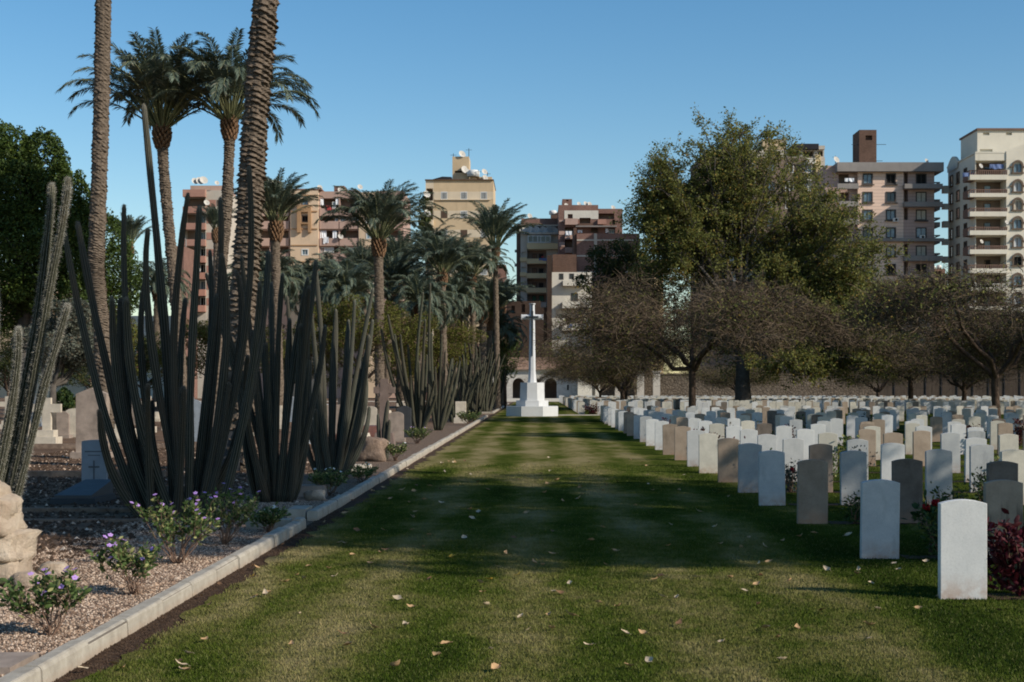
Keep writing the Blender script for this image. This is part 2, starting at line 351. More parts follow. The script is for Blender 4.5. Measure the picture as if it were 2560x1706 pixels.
fixed = {(0, 0): 0, (1, 0): 3, (2, 0): 2, (3, 0): 3, (4, 0): 3, (5, 0): 2, (6, 0): 1, (7, 0): 0, (8, 0): 2, (9, 0): 2, (10, 0): 0, (11, 0): 0, (12, 0): 3, (13, 0): 3, (14, 0): 2, (15, 0): 2, (16, 0): 3, (17, 0): 1, (18, 0): 0, (19, 0): 0,
         (1, 1): 5, (2, 1): 4, (2, 2): 4, (3, 1): 3, (3, 2): 3, (4, 1): 4, (4, 2): 0, (4, 3): 3, (5, 1): 0, (5, 2): 3, (5, 3): 0, (6, 1): 0, (6, 2): 1, (6, 3): 2, (7, 2): 0, (7, 3): 2, (7, 4): 2, (8, 3): 1}
stones = []
rh = random.Random(11)
RY_ = [11.57, 14.3, 17.96, 20.8, 23.3, 25.9, 28.66, 31.1, 33.8, 36.6, 39.4, 42.2, 45.2, 48.1, 51, 53.9, 56.8, 59.5, 62.2, 65, 67.8, 70.5, 73.2]
for j in range(23):
    Y = RY_[j]; sh = rh.uniform(-.1, 1.0)
    for k in range(0, 40):
        x = 3.48 + 1.2 * k + (0 if k < 3 else sh)
        if x - .3 > .345 * Y + .2: break
        if rh.random() < .035 and (j, k) not in fixed and k: continue
        i = fixed.get((j, k)); 
        if i is None: i = rh.choices([0, 1, 2, 3, 4], [.46, .24, .17, .08, .05])[0]
        stones.append((j, k, x + rh.uniform(-.03, .03), Y + rh.uniform(-.05, .05), i, 0))
for j in range(30):
    Y = 92.3 + 2.75 * j; sh = rh.uniform(-.5, .5)
    for k in range(0, 60):
        x = 3.0 + 1.2 * k + (0 if k < 2 else sh)
        if x - .3 > .36 * Y: break
        if rh.random() < .05: continue
        stones.append((j, k, x + rh.uniform(-.03, .03), Y, rh.choices([0, 1, 2, 3, 4], [.46, .26, .17, .07, .04])[0], 1))
nhs = 0; MOUND = {}
mrest = MB()
for (j, k, x, y, i, blk) in stones:
    if nhs < 295:
        o = bpy.data.objects.new('headstone', HSM[i]); COL.objects.link(o)
        o.location = (x, y, rh.uniform(-.025, .012)); o.rotation_euler = (R(rh.uniform(-1, 1)), R(rh.uniform(-.8, .8)), R(rh.uniform(-1.5, 1.5)))
        if (j, k, blk) == (0, 0, 0): o.location = (3.48, 11.57, 0); o.rotation_euler = (0, 0, 0)
        row = ('in the %s row from the front' % ordw(j + 1)) if not blk else ('in the %s row beyond the memorial cross' % ordw(j + 1))
        if blk == 0 and j == 0: lab = 'large white headstone nearest the camera, beside the dark red shrub'
        elif k == 0: lab = '%s headstone at the lawn edge, %s' % (HSN[i], row)
        else: lab = '%s headstone, %s from the lawn edge, %s' % (HSN[i], ordw(k + 1), row)
        tag(o, lab, 'headstone', 'war grave headstones in rows'); nhs += 1
    else:
        a = rh.uniform(-.02, .02); w = .19; h = .81 + a
        mrest.extrude([(x - w, -.05), (x + w, -.05), (x + w, h - .03), (x + .1, h - .005), (x, h), (x - .1, h - .005), (x - w, h - .03)], y, y + .076, i)
o = obj('headstone_rows', mrest, M['hs'][:5]); tag(o, 'hundreds of small far headstones in rows before the boundary wall', 'headstones', kind='stuff')

# ---------------------------------------------------------------- foliage generators
def leafquads(ctr, size, r, flat=.0, aspect=.5, up=0.0):
    N = len(ctr); d = r.normal(size=(N, 3)); d[:, 2] = d[:, 2] * (1 - flat) + up; d /= np.linalg.norm(d, axis=1)[:, None] + 1e-9
    q = r.normal(size=(N, 3)); s_ = np.cross(d, q); s_ /= np.linalg.norm(s_, axis=1)[:, None] + 1e-9
    L = (size * (.6 + .8 * r.random(N)))[:, None]; W = L * aspect * .5
    a = ctr - d * L * .5; b = ctr + s_ * W; c = ctr + d * L * .5; e = ctr - s_ * W
    v = np.stack([a, b, c, e], 1).reshape(-1, 3); f = np.arange(4 * N).reshape(-1, 4)
    return v, f
def shell_points(r, lumps, N, inner=.55):
    """points in the outer part of a set of ellipsoids (cx,cy,cz,rx,ry,rz)"""
    L = np.array(lumps, float); wgt = (L[:, 3] * L[:, 4] * L[:, 5]) ** (2 / 3); wgt /= wgt.sum()
    idx = r.choice(len(L), N, p=wgt); d = r.normal(size=(N, 3)); d /= np.linalg.norm(d, axis=1)[:, None]
    rr = (inner + (1 - inner) * r.random(N) ** .7)[:, None]
    return L[idx, :3] + d * rr * L[idx, 3:]
def lumpset(r, lumps, n_each, frac=.4, spread=.85):
    out = []
    for (cx, cy, cz, rx, ry, rz) in lumps:
        for _ in range(n_each):
            d = r.normal(size=3); d /= np.linalg.norm(d); s = frac * (.6 + .7 * r.random())
            out.append((cx + d[0] * rx * spread, cy + d[1] * ry * spread, cz + d[2] * rz * spread, rx * s, ry * s, rz * s))
    return out
def branch_path(r, p, q, n=6, wob=.12, sag=0.0):
    p = np.array(p, float); q = np.array(q, float); t = np.linspace(0, 1, n)[:, None]; L = np.linalg.norm(q - p)
    pts = p + (q - p) * t; w = np.cumsum(r.normal(size=(n, 3)), axis=0) * wob * L / n; w -= w[-1] * t; w[0] = 0
    pts = pts + w; pts[:, 2] += sag * L * np.sin(t[:, 0] * math.pi); return pts
def limbs(m, r, start, targets, r0, r1, n=7, wob=.25, sag=.1, sides=6, mat=0):
    for q in targets:
        pts = branch_path(r, start, q, n, wob, sag); m.tube(pts, np.linspace(r0, r1, n), sides, mat, cap=False)

# wide thorny trees: nearly bare, tangles of curly twigs
def bare_tree_meshes(seed, rad=6.4, H=6.6, leaf=.0, ntw=5200, fork=2.4, trunk_r=.17):
    r = np.random.default_rng(seed); mt = MB(); mc = MB(); mf = MB()
    tips = []
    mt.tube([(0, 0, -.1), (.02, 0, .5), (-.03, .02, fork * .7), (.04, 0, fork)], [trunk_r * 1.35, trunk_r, trunk_r * .9, trunk_r * .95], 10)
    for b in range(7):
        a = b / 7 * 6.283 + r.uniform(-.3, .3); rr = rad * r.uniform(.45, .8); q = (math.cos(a) * rr, math.sin(a) * rr, H * r.uniform(.55, .85))
        st = (0.04, 0, fork * r.uniform(.72, 1.0)); pts = branch_path(r, st, q, 9, .3, .06); mt.tube(pts, np.linspace(trunk_r * .62, .04, 9), 7, cap=False)
        for s in range(5):
            k = r.integers(3, 9); p0 = pts[k]; a2 = a + r.uniform(-1.1, 1.1); l = rad * r.uniform(.25, .5)
            q2 = p0 + np.array([math.cos(a2) * l, math.sin(a2) * l, r.uniform(-.12, .3) * l]); rr2 = math.hypot(q2[0], q2[1])
            top = H * (1 - .36 * min(1, (rr2 / rad)) ** 2.2); q2[2] = min(q2[2], top)
            p2 = branch_path(r, p0, q2, 7, .4, .1); mc.tube(p2, np.linspace(.05, .02, 7), 4, cap=False); tips += list(p2[2:])
        tips += list(pts[4:])
    tips = np.array(tips)
    N = ntw; idx = r.integers(0, len(tips), N); p = tips[idx] + r.normal(size=(N, 3)) * np.array([.85, .85, .4])
    rr = np.hypot(p[:, 0], p[:, 1]) / rad; top = H * (1 - .4 * np.clip(rr, 0, 1.1) ** 2.2); bot = fork * .85 + .3 * np.sin(p[:, 0] * 1.3) ; bot = bot - .7 * rr
    p[:, 2] = np.clip(p[:, 2] + r.uniform(-.4, .7, N), bot, top + .1 * r.normal(size=N))
    d = r.normal(size=(N, 3)); d[:, 2] *= .45; d[:, :2] += p[:, :2] / rad * .9; d /= np.linalg.norm(d, axis=1)[:, None]
    step = .13 * (.6 + .9 * r.random(N)); K = 6; side = np.cross(d, r.normal(size=(N, 3))); side /= np.linalg.norm(side, axis=1)[:, None]
    curl = r.normal(size=(N, 3)) * .35; W = .008 + .009 * r.random(N)
    rows = []
    for k in range(K):
        w = (W * (1 - k / K * .75))[:, None]; rows.append(p + side * w); rows.append(p - side * w)
        d = d + curl + r.normal(size=(N, 3)) * .25; d[:, 2] -= .03; d /= np.linalg.norm(d, axis=1)[:, None]; p = p + d * step[:, None]
    v = np.stack(rows, 1).reshape(-1, 3); b = (np.arange(N) * 2 * K)[:, None, None]; qd = np.array([(2*k, 2*k+1, 2*k+3, 2*k+2) for k in range(K - 1)])
    mc.add(v, (b + qd[None]).reshape(-1, 4), 0, False)
    if leaf:
        nl = int(leaf); i2 = r.integers(0, len(tips), nl); c = tips[i2] + r.normal(size=(nl, 3)) * np.array([.7, .7, .35]); v, f = leafquads(c, np.full(nl, .11), r); mf.add(v, f)
    me = [mt.mesh('trunk', M['bark']), mc.mesh('crown', M['twig']), mf.mesh('foliage', M['bigtree']) if leaf else None]
    return me
BT = [bare_tree_meshes(21, leaf=9000, ntw=19000), bare_tree_meshes(22, leaf=12000, ntw=18000, fork=2.0), bare_tree_meshes(23, leaf=10000, ntw=12000, fork=1.7)]
def bare_tree(v, x, y, sc, rz, label, sz=1.0):
    t = thing('thorn_tree', label, 'tree', (x, y, 0), 'bare spreading trees', rz, (sc, sc, sc * sz))
    for nm, me in zip(('trunk', 'crown', 'foliage'), BT[v]):
        if me: obj(nm, me, None, t)
    return t
bare_tree(0, X(1731, 72), 72, 1.13, 1.9, 'wide bare tree with forked trunk right of the white cross, nearest in the row', 1.06)
bare_tree(1, X(2489, 80), 80, 1.36, .4, 'wide bare tree with thick dark trunk in front of the cream building', 1.02)
bare_tree(2, X(1556, 110), 110, 1.18, 2.2, 'smaller bare tree just right of the stone archway', .85)
bare_tree(1, X(2410, 110), 110, 1.2, 3.4, 'thin pale trunked bare tree before the dark wall', .8)
bare_tree(2, X(2195, 155), 155, 1.1, 1.1, 'small bare tree beside the rubble wall under the leafy tree', .8)
bare_tree(1, X(1500, 140), 140, .85, 4.6, 'low bare tree over the stone archway roof', .85)
bare_tree(2, X(1845, 160), 160, 1.0, .9, 'small bare tree against the middle of the rubble wall', .8)
bare_tree(1, X(2650, 95), 95, 1.35, 2.9, 'bare tree cut off by the right edge of the view', .95)

def leafy_tree(name, label, loc, lumps, nleaf, lsize, mat, trunk, seed, bark='bark', inner=.5, sub=7, frac=.38, twigs=0, aspect=.55, group=None, hang=0, fill=.3, fin=.2):
    r = np.random.default_rng(seed); t = thing(name, label, 'tree', loc, group); mt = MB()
    mt.tube(trunk[0], trunk[1], 12)
    fork = np.array(trunk[0][-1])
    for l in lumps:
        pts = branch_path(r, fork + np.array([0, 0, -abs(r.normal()) * .1 * fork[2]]), np.array(l[:3]) + np.array([0, 0, .1 * l[5]]), 8, .25, .04)
        r0 = trunk[1][-1] * .55; mt.tube(pts, np.linspace(r0, r0 * .15, 8), 6, cap=False)
        for _ in range(5):
            k = r.integers(3, 8); d = r.normal(size=3); d /= np.linalg.norm(d); q = np.array(l[:3]) + d * np.array(l[3:]) * .85
            p2 = branch_path(r, pts[k], q, 6, .3, .05); mt.tube(p2, np.linspace(r0 * .22, r0 * .05, 6), 4, cap=False)
    mc = MB(); ls = lumpset(r, lumps, sub, frac, .8) + lumpset(r, lumps, sub * 2, frac * .55, .95); c = np.vstack([shell_points(r, ls, int(nleaf * (1 - fill)), inner), shell_points(r, lumps, nleaf - int(nleaf * (1 - fill)), fin)])
    if hang: c[:, 2] -= np.abs(r.normal(size=len(c))) * hang
    v, f = leafquads(c, np.full(nleaf, lsize), r, .2, aspect); mc.add(v, f); obj('crown', mc, M[mat], t)
    if twigs:
        mw = mt; k = twigs; c0 = np.array([l[:3] for l in ls])[r.integers(0, len(ls), k)]; 
        for p0 in c0:
            d = r.normal(size=3); d[2] = abs(d[2]) * .6; d /= np.linalg.norm(d); mw.tube(branch_path(r, p0 - d * .8, p0 + d * 1.7, 5, .3, 0), np.linspace(.045, .015, 5), 3, cap=False)
    obj('trunk', mt, M[bark], t)
    return t

# big leafy tree behind the field of stones (about 112 m off)
YB = 112.0; bx = X(1858, YB)
def L(u, v, ru, rv, dy=0, ry=None):
    s = YB / F; return (X(u, YB) - bx, dy, Z(v, YB), ru * s, (ry or ru) * s, rv * s)
lb = [L(1800, 400, 130, 85), L(1715, 470, 110, 90, 1), L(1910, 450, 130, 90, -1), L(1665, 560, 85, 80), L(1790, 570, 150, 110, 1.5), L(1960, 570, 150, 100, 0), L(2060, 650, 110, 100, 1), L(2110, 760, 100, 90),
      L(1900, 740, 160, 100, -1.5), L(1740, 700, 130, 90), L(2030, 840, 150, 80, -2), L(1880, 870, 130, 60), L(1850, 335, 90, 45), L(1655, 425, 45, 38), L(1635, 520, 45, 45), L(2160, 720, 60, 60), L(2190, 820, 60, 60), L(2100, 890, 110, 45, -1), L(2060, 560, 60, 60), L(1650, 640, 60, 50, -1), L(1960, 905, 120, 35, -3)]
r_ = random.Random(12); lb2 = [(a[0], a[1], a[2], a[3] * 1.08, a[4] * 1.08, a[5] * 1.08) for a in lb]
for _ in range(26):
    a, c_ = r_.sample(lb, 2)
    for _k in range(30):
        if math.hypot(a[0] - c_[0], a[2] - c_[2]) < 9: break
        a, c_ = r_.sample(lb, 2)
    lb2.append(((a[0] + c_[0]) / 2, r_.uniform(-2, 2), (a[2] + c_[2]) / 2, 2.9, 2.9, 2.5))
for u_, v_ in ((2110, 590), (2160, 670), (2190, 740), (2040, 520), (1980, 400), (2080, 700), (2140, 760), (2120, 830), (2180, 870), (2040, 760), (2060, 880), (1990, 700), (1980, 820), (2150, 900), (2020, 600), (1740, 560), (1850, 500), (1850, 650), (1700, 620)): lb2.append((X(u_, YB) - bx, r_.uniform(-2.5, 1.5), Z(v_, YB), 3.0, 3.0, 2.4))
def airy_tree(label, loc, lumps, nsec, ntw, nleaf, ls, seed, mat='bigtree'):
    r = np.random.default_rng(seed); t = thing('leafy_tree', label, 'tree', loc); mt = MB(); C_ = []
    mt.tube([(0, 0, -.1), (0, 0, .6), (-.05, 0, 2.5), (0, 0, 5.5), (.1, 0, 9)], [.95, .68, .55, .45, .3], 12)
    for l in lumps:
        c = np.array(l[:3]); rd = np.array(l[3:]); st = np.array([0, 0, r.uniform(3.5, min(9, max(4, c[2] * .7)))]); pts = branch_path(r, st, c, 9, .22, .03); mt.tube(pts, np.linspace(.20, .06, 9), 6, cap=False)
        for _ in range(nsec):
            d = r.normal(size=3); d[2] = d[2] * .9 + .1; d /= np.linalg.norm(d); k = r.integers(4, 9); q = c + d * rd * r.uniform(.55, 1.05); p2 = branch_path(r, pts[k], q, 7, .25, .04); mt.tube(p2, np.linspace(.065, .018, 7), 4, cap=False)
            for _ in range(ntw):
                k2 = r.integers(3, 7); dd = (q - pts[k]); dd = dd / (np.linalg.norm(dd) + 1e-6) + r.normal(size=3) * .75; dd[2] -= .1; dd /= np.linalg.norm(dd); L_ = r.uniform(.5, 1.7); e = p2[k2] + dd * L_; p3 = branch_path(r, p2[k2], e, 4, .3, 0); mt.tube(p3, np.linspace(.018, .008, 4), 3, cap=False)
                nl = int(nleaf * r.uniform(.4, 1.5)); f = r.random(nl)[:, None] ** .7; C_.append(p2[k2] + (e - p2[k2]) * f + r.normal(size=(nl, 3)) * .17)
    obj('trunk', mt, M['bark2'], t); c = np.concatenate(C_); v, f = leafquads(c, np.full(len(c), ls), r, .2, .6); mc = MB(); mc.add(v, f); obj('crown', mc, M[mat], t); return t
airy_tree('tallest olive green leafy tree with a very thick trunk amid the stones', (bx, YB, 0), lb2, 13, 8, 29, .19, 31)
# darker tree left of it
YD = 120.0; dx = X(1560, YD)
def LD(u, v, ru, rv, dy=0): s = YD / F; return (X(u, YD) - dx, dy, Z(v, YD), ru * s, ru * s, rv * s)
leafy_tree('leafy_tree', 'dark green tree in front of the brown brick flats', (dx, YD, 0), [LD(1545, 640, 75, 45), LD(1500, 700, 60, 40), LD(1600, 690, 70, 60), LD(1570, 760, 90, 50), LD(1680, 760, 60, 60)], 22000, .2, 'darktree', ([(0, 0, -.1), (.1, 0, 3), (0, 0, 6)], [.3, .24, .2]), 32, inner=.3, twigs=40)

leafy_tree('leafy_tree', 'lower green tree in front of the dark wall, right of the tall leafy tree', (X(2275, 118), 118, 0), [(0, 0, Z(880, 118), 4.2, 4.2, 1.6), (-3, 0, Z(900, 118), 3.4, 3.4, 1.3), (3, .5, Z(905, 118), 3.2, 3.2, 1.2), (-5.5, 0, Z(890, 118), 2.6, 2.6, 1.2)], 22000, .17, 'darktree', ([(0, 0, -.1), (.1, 0, 1.5), (0, 0, 2.6)], [.28, .2, .16]), 36, inner=.2, sub=10, frac=.36)
# ficus at far left
YF = 66.0; fx = X(60, YF)
def LF(u, v, ru, rv, dy=0, Y=YF): s = Y / F; return (X(u, Y) - fx, dy, Z(v, Y), ru * s, ru * s, rv * s)
leafy_tree('ficus_tree', 'large dense dark green tree at the far left of the view', (fx, YF, 0), [LF(10, 420, 90, 110), LF(-80, 450, 140, 140, 1), LF(70, 500, 90, 90, -1), LF(140, 560, 80, 100), LF(60, 640, 120, 120, -1.2), LF(180, 640, 55, 90), LF(-40, 700, 150, 130), LF(130, 740, 90, 60), LF(105, 425, 62, 95), LF(165, 520, 58, 95, .5), LF(200, 590, 34, 95), LF(150, 450, 30, 45)],
           150000, .13, 'ficus', ([(0, 0, -.1), (0, 0, 3), (0, 0, 5)], [.5, .4, .35]), 33, 'bark2', inner=.8, sub=16, frac=.30, aspect=.6, fill=.45, fin=.86)
leafy_tree('ficus_tree', 'narrow dark green tree between the palm trunk and the tall cactus', (X(255, 70), 70, 0), [(0, 0, Z(640, 70), 1.5, 1.5, 2.1), (.9, 0, Z(700, 70), 1.1, 1.1, 1.7), (-.6, .3, Z(760, 70), 1.5, 1.5, 1.4), (.3, 0, Z(585, 70), .5, .5, 1.0)], 20000, .12, 'ficus', ([(0, 0, -.1), (0, 0, 3)], [.2, .15]), 34, inner=.7, sub=12, frac=.4, fill=.4, fin=.8)
RY = 128
leafy_tree('ficus_tree', 'round dark green clipped tree left of the white cross', (X(1262, RY), RY, 0), [(0, 0, Z(880, RY), 1.4, 1.4, 2.2), (-.8, 0, Z(900, RY), 1.3, 1.3, 1.8), (.2, 0, Z(845, RY), 1.0, 1.0, 1.1)], 9000, .15, 'ficus', ([(0, 0, -.1), (0, 0, 3)], [.2, .15]), 35, inner=.8, sub=12, frac=.45, fill=.4, fin=.85)

def bush(name, label, cat, u, Y, vtop, wpx, mat, seed, n=9000, ls=.1, vbot=960, inner=.5, wood='bark2', group=None, cx=None):
    x = X(u, Y) if cx is None else cx; r = np.random.default_rng(seed); W = wpx * Y / F / 2; zt = Z(vtop, Y); zb = max(.2, Z(vbot, Y)); t = thing(name, label, cat, (x, Y, 0), group)
    lum = []
    for k in range(9):
        a = r.uniform(-1, 1); lum.append((a * W * .75, r.uniform(-1, 1) * W * .4, zb + (zt - zb) * (.25 + .5 * r.random()) * (1 - .25 * a * a), W * .42, W * .42, (zt - zb) * .3))
    lum.append((0, 0, zb + (zt - zb) * .7, W * .6, W * .5, (zt - zb) * .3))
    mt = MB(); mt.tube([(0, 0, -.05), (0.03, 0, zb * .8 + .1)], [.14, .1], 7)
    for l in lum: mt.tube(branch_path(r, (0.03, 0, zb * .8), l[:3], 6, .3, .05), np.linspace(.07, .015, 6), 5, cap=False)
    obj('stem' if cat != 'tree' else 'trunk', mt, M[wood], t)
    mc = MB(); c = shell_points(r, lumpset(r, lum, 6, .45), n, inner); c[:, 2] = np.maximum(c[:, 2], zb * .75); v, f = leafquads(c, np.full(n, ls), r, .3); mc.add(v, f); obj('foliage' if cat != 'tree' else 'crown', mc, M[mat], t)
    return t
bush('olive_bush', 'grey green feathery bush behind the tall cactus stems at far left', 'bush', 130, 46, 745, 260, 'greybush', 41, 24000, .09, 930)
bush('olive_bush', 'brownish grey bush right of the plain palm trunk', 'bush', 290, 52, 780, 130, 'acacia', 42, 12000, .08, 960)
bush('olive_bush', 'small bright green bush behind the grave cross', 'bush', 160, 52, 972, 70, 'greenleaf', 43, 3000, .1, 1030)
bush('acacia_tree', 'broad flat olive and brown tree behind the second cactus clump', 'tree', 900, 78, 742, 330, 'acacia', 44, 42000, .10, 935, .55, 'bark')
bush('acacia_tree', 'brownish spreading tree left of the middle palm cluster', 'tree', 1095, 100, 800, 260, 'acacia', 45, 22000, .11, 930, .5, 'bark')
bush('acacia_tree', 'low brown green tree just left of the round dark tree', 'tree', 1200, 122, 835, 160, 'acacia', 46, 12000, .12, 935, .5, 'bark')
bush('acacia_tree', 'wide olive tree in shade behind the tallest cactus', 'tree', 560, 82, 790, 330, 'acacia', 47, 26000, .11, 950, .5, 'bark')
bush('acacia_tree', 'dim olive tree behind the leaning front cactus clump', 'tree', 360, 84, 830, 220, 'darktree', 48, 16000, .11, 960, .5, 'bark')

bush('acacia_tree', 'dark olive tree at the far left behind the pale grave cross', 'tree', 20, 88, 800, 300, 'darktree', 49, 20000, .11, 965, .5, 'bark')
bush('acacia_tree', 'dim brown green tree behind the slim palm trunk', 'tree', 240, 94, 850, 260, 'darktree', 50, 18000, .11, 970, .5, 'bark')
bush('acacia_tree', 'olive tree behind the gap between the two darkest cactus clumps', 'tree', 720, 96, 820, 280, 'acacia', 56, 24000, .11, 960, .5, 'bark')
bush('acacia_tree', 'brown tinged low tree between the celtic cross and the pale cactus', 'tree', 1000, 112, 850, 220, 'acacia', 57, 18000, .11, 965, .5, 'bark')
# ---------------------------------------------------------------- palms
def crown_mesh(seed, nf=54, Lf=4.0, wind=0.0, droop=1.0, nl=84, lo=40, t0=.30):
    r = np.random.default_rng(seed); ml = MB(); ms = MB()
    for i in range(nf):
        a = i * 2.39996 + r.uniform(-.25, .25); q = i / nf
        el = R(88 - (88 - lo) * q ** .85 + r.uniform(-5, 5)); Lq = Lf * r.uniform(.82, 1.08) * (.86 + .16 * q)
        n = 14; p = np.array([math.cos(a) * .14, math.sin(a) * .14, -.1]); pts = [p.copy()]
        for k in range(n - 1):
            t = k / (n - 1); el -= (R(1.5) + R(19) * t ** 2.2) * droop * (.75 + .45 * q)
            d = np.array([math.cos(a) * math.cos(el), math.sin(a) * math.cos(el), math.sin(el)]); d[0] += wind * (t ** 1.5) * 1.0; d /= np.linalg.norm(d)
            p = p + d * Lq / n; pts.append(p.copy())
        pts = np.array(pts); ms.tube(pts, np.linspace(.036, .008, n), 4, cap=False)
        tt = t0 + (.995 - t0) * (np.linspace(0, 1, nl)); idx = tt * (n - 1); i0 = np.minimum(idx.astype(int), n - 2); fr = (idx - i0)[:, None]
        c = pts[i0] * (1 - fr) + pts[i0 + 1] * fr; tan = pts[i0 + 1] - pts[i0]; tan /= np.linalg.norm(tan, axis=1)[:, None]
        sd = np.cross(tan, np.array([0, 0, 1.0])); sd /= np.linalg.norm(sd, axis=1)[:, None] + 1e-9; upv = np.cross(sd, tan)
        for sg in (-1, 1):
            u = (tt - t0) / (1 - t0); LL = (.56 * np.clip(np.minimum(.25 + u * 3, 1.25 - u * .75), .1, 1) * r.uniform(.8, 1.15, nl))[:, None]
            dd = tan * .8 + sg * sd * r.uniform(.35, .75, (nl, 1)) + upv * r.uniform(-.15, .35, (nl, 1)) + np.array([wind * .35, 0, -.22]); dd /= np.linalg.norm(dd, axis=1)[:, None]
            wd = np.cross(dd, upv); wd /= np.linalg.norm(wd, axis=1)[:, None] + 1e-9; w = .023
            mid = c + dd * LL * .5; tip = c + dd * LL + np.array([0, 0, -.16]) * LL
            v = np.stack([c - wd * w * .5, mid - wd * w, tip, mid + wd * w], 1).reshape(-1, 3)
            ml.add(v, np.arange(4 * nl).reshape(-1, 4))
    return ml.mesh('frond', M['palmleaf']), ms.mesh('frond_stem', M['palmstem'])
PC = {'a': crown_mesh(51, 60, 4.2, .04, .85, lo=42), 'wr': crown_mesh(52, 52, 4.2, .42, .7, lo=50), 'wl': crown_mesh(53, 58, 4.2, .10, 1.0, lo=36), 'up': crown_mesh(54, 42, 4.0, .15, .6, lo=56), 'dr': crown_mesh(55, 66, 3.4, .05, 1.35, lo=0, t0=.2)}
def trunk_mesh(pts, r0, r1, sides, dz, seed, amp=.14, sc=.11, nper=9):
    r = np.random.default_rng(seed); pts = np.array(pts, float); t = np.linspace(0, 1, len(pts)); Lz = np.linalg.norm(np.diff(pts, axis=0), axis=1).sum(); n = max(6, int(Lz / dz))
    tt = np.linspace(0, 1, n); sm = np.stack([np.interp(tt, t, pts[:, i]) for i in range(3)], 1)
    k = max(3, n // 8)
    ker = np.ones(k) / k
    for i in range(3): sm[:, i] = np.convolve(np.pad(sm[:, i], (k, k), mode='reflect', reflect_type='odd'), ker, 'same')[k:-k]
    rad = np.interp(tt, [0, .04, .2, 1], [r0 * 1.25, r0, r0 * .95, r1]); z = tt * Lz
    an = np.arange(sides) / sides
    cph = r.random(nper + 1); zn = np.interp(tt, np.linspace(0, 1, 60), np.cumsum(r.normal(size=60)) * .12)
    ph = z[:, None] / sc + zn[:, None] + (an[None] * nper) % 1 * .5 + cph[np.floor(an * nper).astype(int)][None] * .8 + r.normal(size=(1, sides)) * .05
    rad = rad * (1 + .035 * np.interp(tt, np.linspace(0, 1, 40), r.normal(size=40)))
    row = np.floor(ph); jit = (np.sin(row * 12.9898 + np.floor(an[None] * nper) * 78.233) * 43758.5453) % 1
    saw = ph % 1; bumpf = (1 - saw) ** 1.2 * (.25 + 1.3 * jit)
    s2 = np.abs(np.sin(an[None] * nper * math.pi)) ** .5
    prof = 1 + amp * (bumpf * (.4 + .6 * s2) - .4) + r.normal(size=(n, sides)) * amp * .12
    m = MB(); m.tube(sm, rad, sides, 0, True, prof, smooth=False); return m
def palm(label, path, kind, rt, Lsc, seed, rz=0, boots=True, sides=20, dz=.05, amp=.14, boot_r=1.6, sc=.11, group='date palms'):
    """path: world points base..crown"""
    base = np.array(path[0]); t = thing('palm_tree', label, 'palm tree', tuple(base), group); rel = [np.array(p) - base for p in path]
    obj('trunk', trunk_mesh(rel, rt * 1.05, rt * .9, sides, dz, seed, amp * 1.2, sc), M['trunk'], t)
    top = rel[-1]
    if boots:
        r = np.random.default_rng(seed); mb = MB(); h = boot_r * rt * 3.0
        for k in range(90):
            a = k * 2.4; q = k / 90; z = -h * .75 + h * q; rr = rt * (1.0 + (boot_r - 1) * math.sin(min(1, q * 1.15) * math.pi) ** .7)
            d = np.array([math.cos(a), math.sin(a), 0]); p0 = top + d * rr * .6 + np.array([0, 0, z - .05]); p1 = top + d * (rr * 1.02) + np.array([0, 0, z + .16 + r.uniform(-.04, .06)])
            mb.tube([p0, (p0 + p1) / 2 + d * .03, p1], [.075, .06, .03], 5)
        obj('boot', mb, M['deadleaf'], t)
    fr, st = PC[kind]
    for nm, me in (('crown', fr), ('frond_stem', st)):
        o = obj(nm, me, None, t, tuple(top)); o.scale = (Lsc,) * 3; o.rotation_euler = (0, 0, rz)
    return t
# two tall near palms whose crowns stand above the picture
def pp(lst, Y, gz=True):
    out = [P(u, v, Y) for u, v in lst]
    if gz: out[0][2] = -.1
    return out
p1 = pp([(262, 1090), (258, 850), (243, 720), (240, 640), (249, 430), (255, 200), (259, 0)], 43); p1.append(p1[-1] + np.array([0, 0, 3.6]))
palm('tall slim palm trunk at the left, grey brown and ringed', p1, 'a', .25, 1.0, 61, sides=34, dz=.025, amp=.15, sc=.11)
p2 = pp([(598, 1180), (604, 800), (620, 600), (630, 420), (645, 200), (664, 0)], 30); p2.append(p2[-1] + np.array([.25, 0, 3.8]))
palm('thickest rough palm trunk leaning right beside the tall cactus', p2, 'wr', .275, 1.0, 62, sides=40, dz=.022, amp=.24, sc=.15)
palm('tall palm with full dark crown and swollen collar, left of the thick trunk', pp([(460, 1040), (445, 800), (425, 600), (410, 440), (405, 350), (405, 318)], 60), 'a', .24, 1.22, 63, sides=26, dz=.04, boot_r=1.7, amp=.2)
palm('tall palm with wind swept crown half behind the thick trunk', pp([(530, 1040), (548, 720), (566, 540), (574, 350), (574, 300)], 60), 'wl', .24, 1.2, 64, 2.6, sides=26, dz=.04, boot_r=1.6, amp=.2)
palm('small palm in front of the orange brick flats', pp([(535, 1000), (540, 640), (541, 580)], 95), 'up', .2, 0.6, 65, 1, sides=14, dz=.08)
palm('palm with fronds swept right, just right of the thick trunk', pp([(700, 1010), (690, 760), (688, 600), (690, 560)], 72), 'wr', .25, 0.82, 66, sides=20, dz=.05)
palm('low palm with drooping fronds before the pink flats', pp([(680, 1010), (680, 700)], 84), 'dr', .25, 0.9, 67, 1.2, sides=14, dz=.08)
palm('upright palm with orange brown trunk before the right end of the pink flats', pp([(950, 1010), (948, 760), (946, 640), (947, 600)], 76), 'a', .26, 1.05, 68, 1.4, sides=20, dz=.05)
palm('palm with slim trunk left of the tan tower base', pp([(1112, 1010), (1108, 830), (1105, 700), (1105, 685)], 96), 'a', .25, 0.95, 69, 2.2, sides=18, dz=.06)
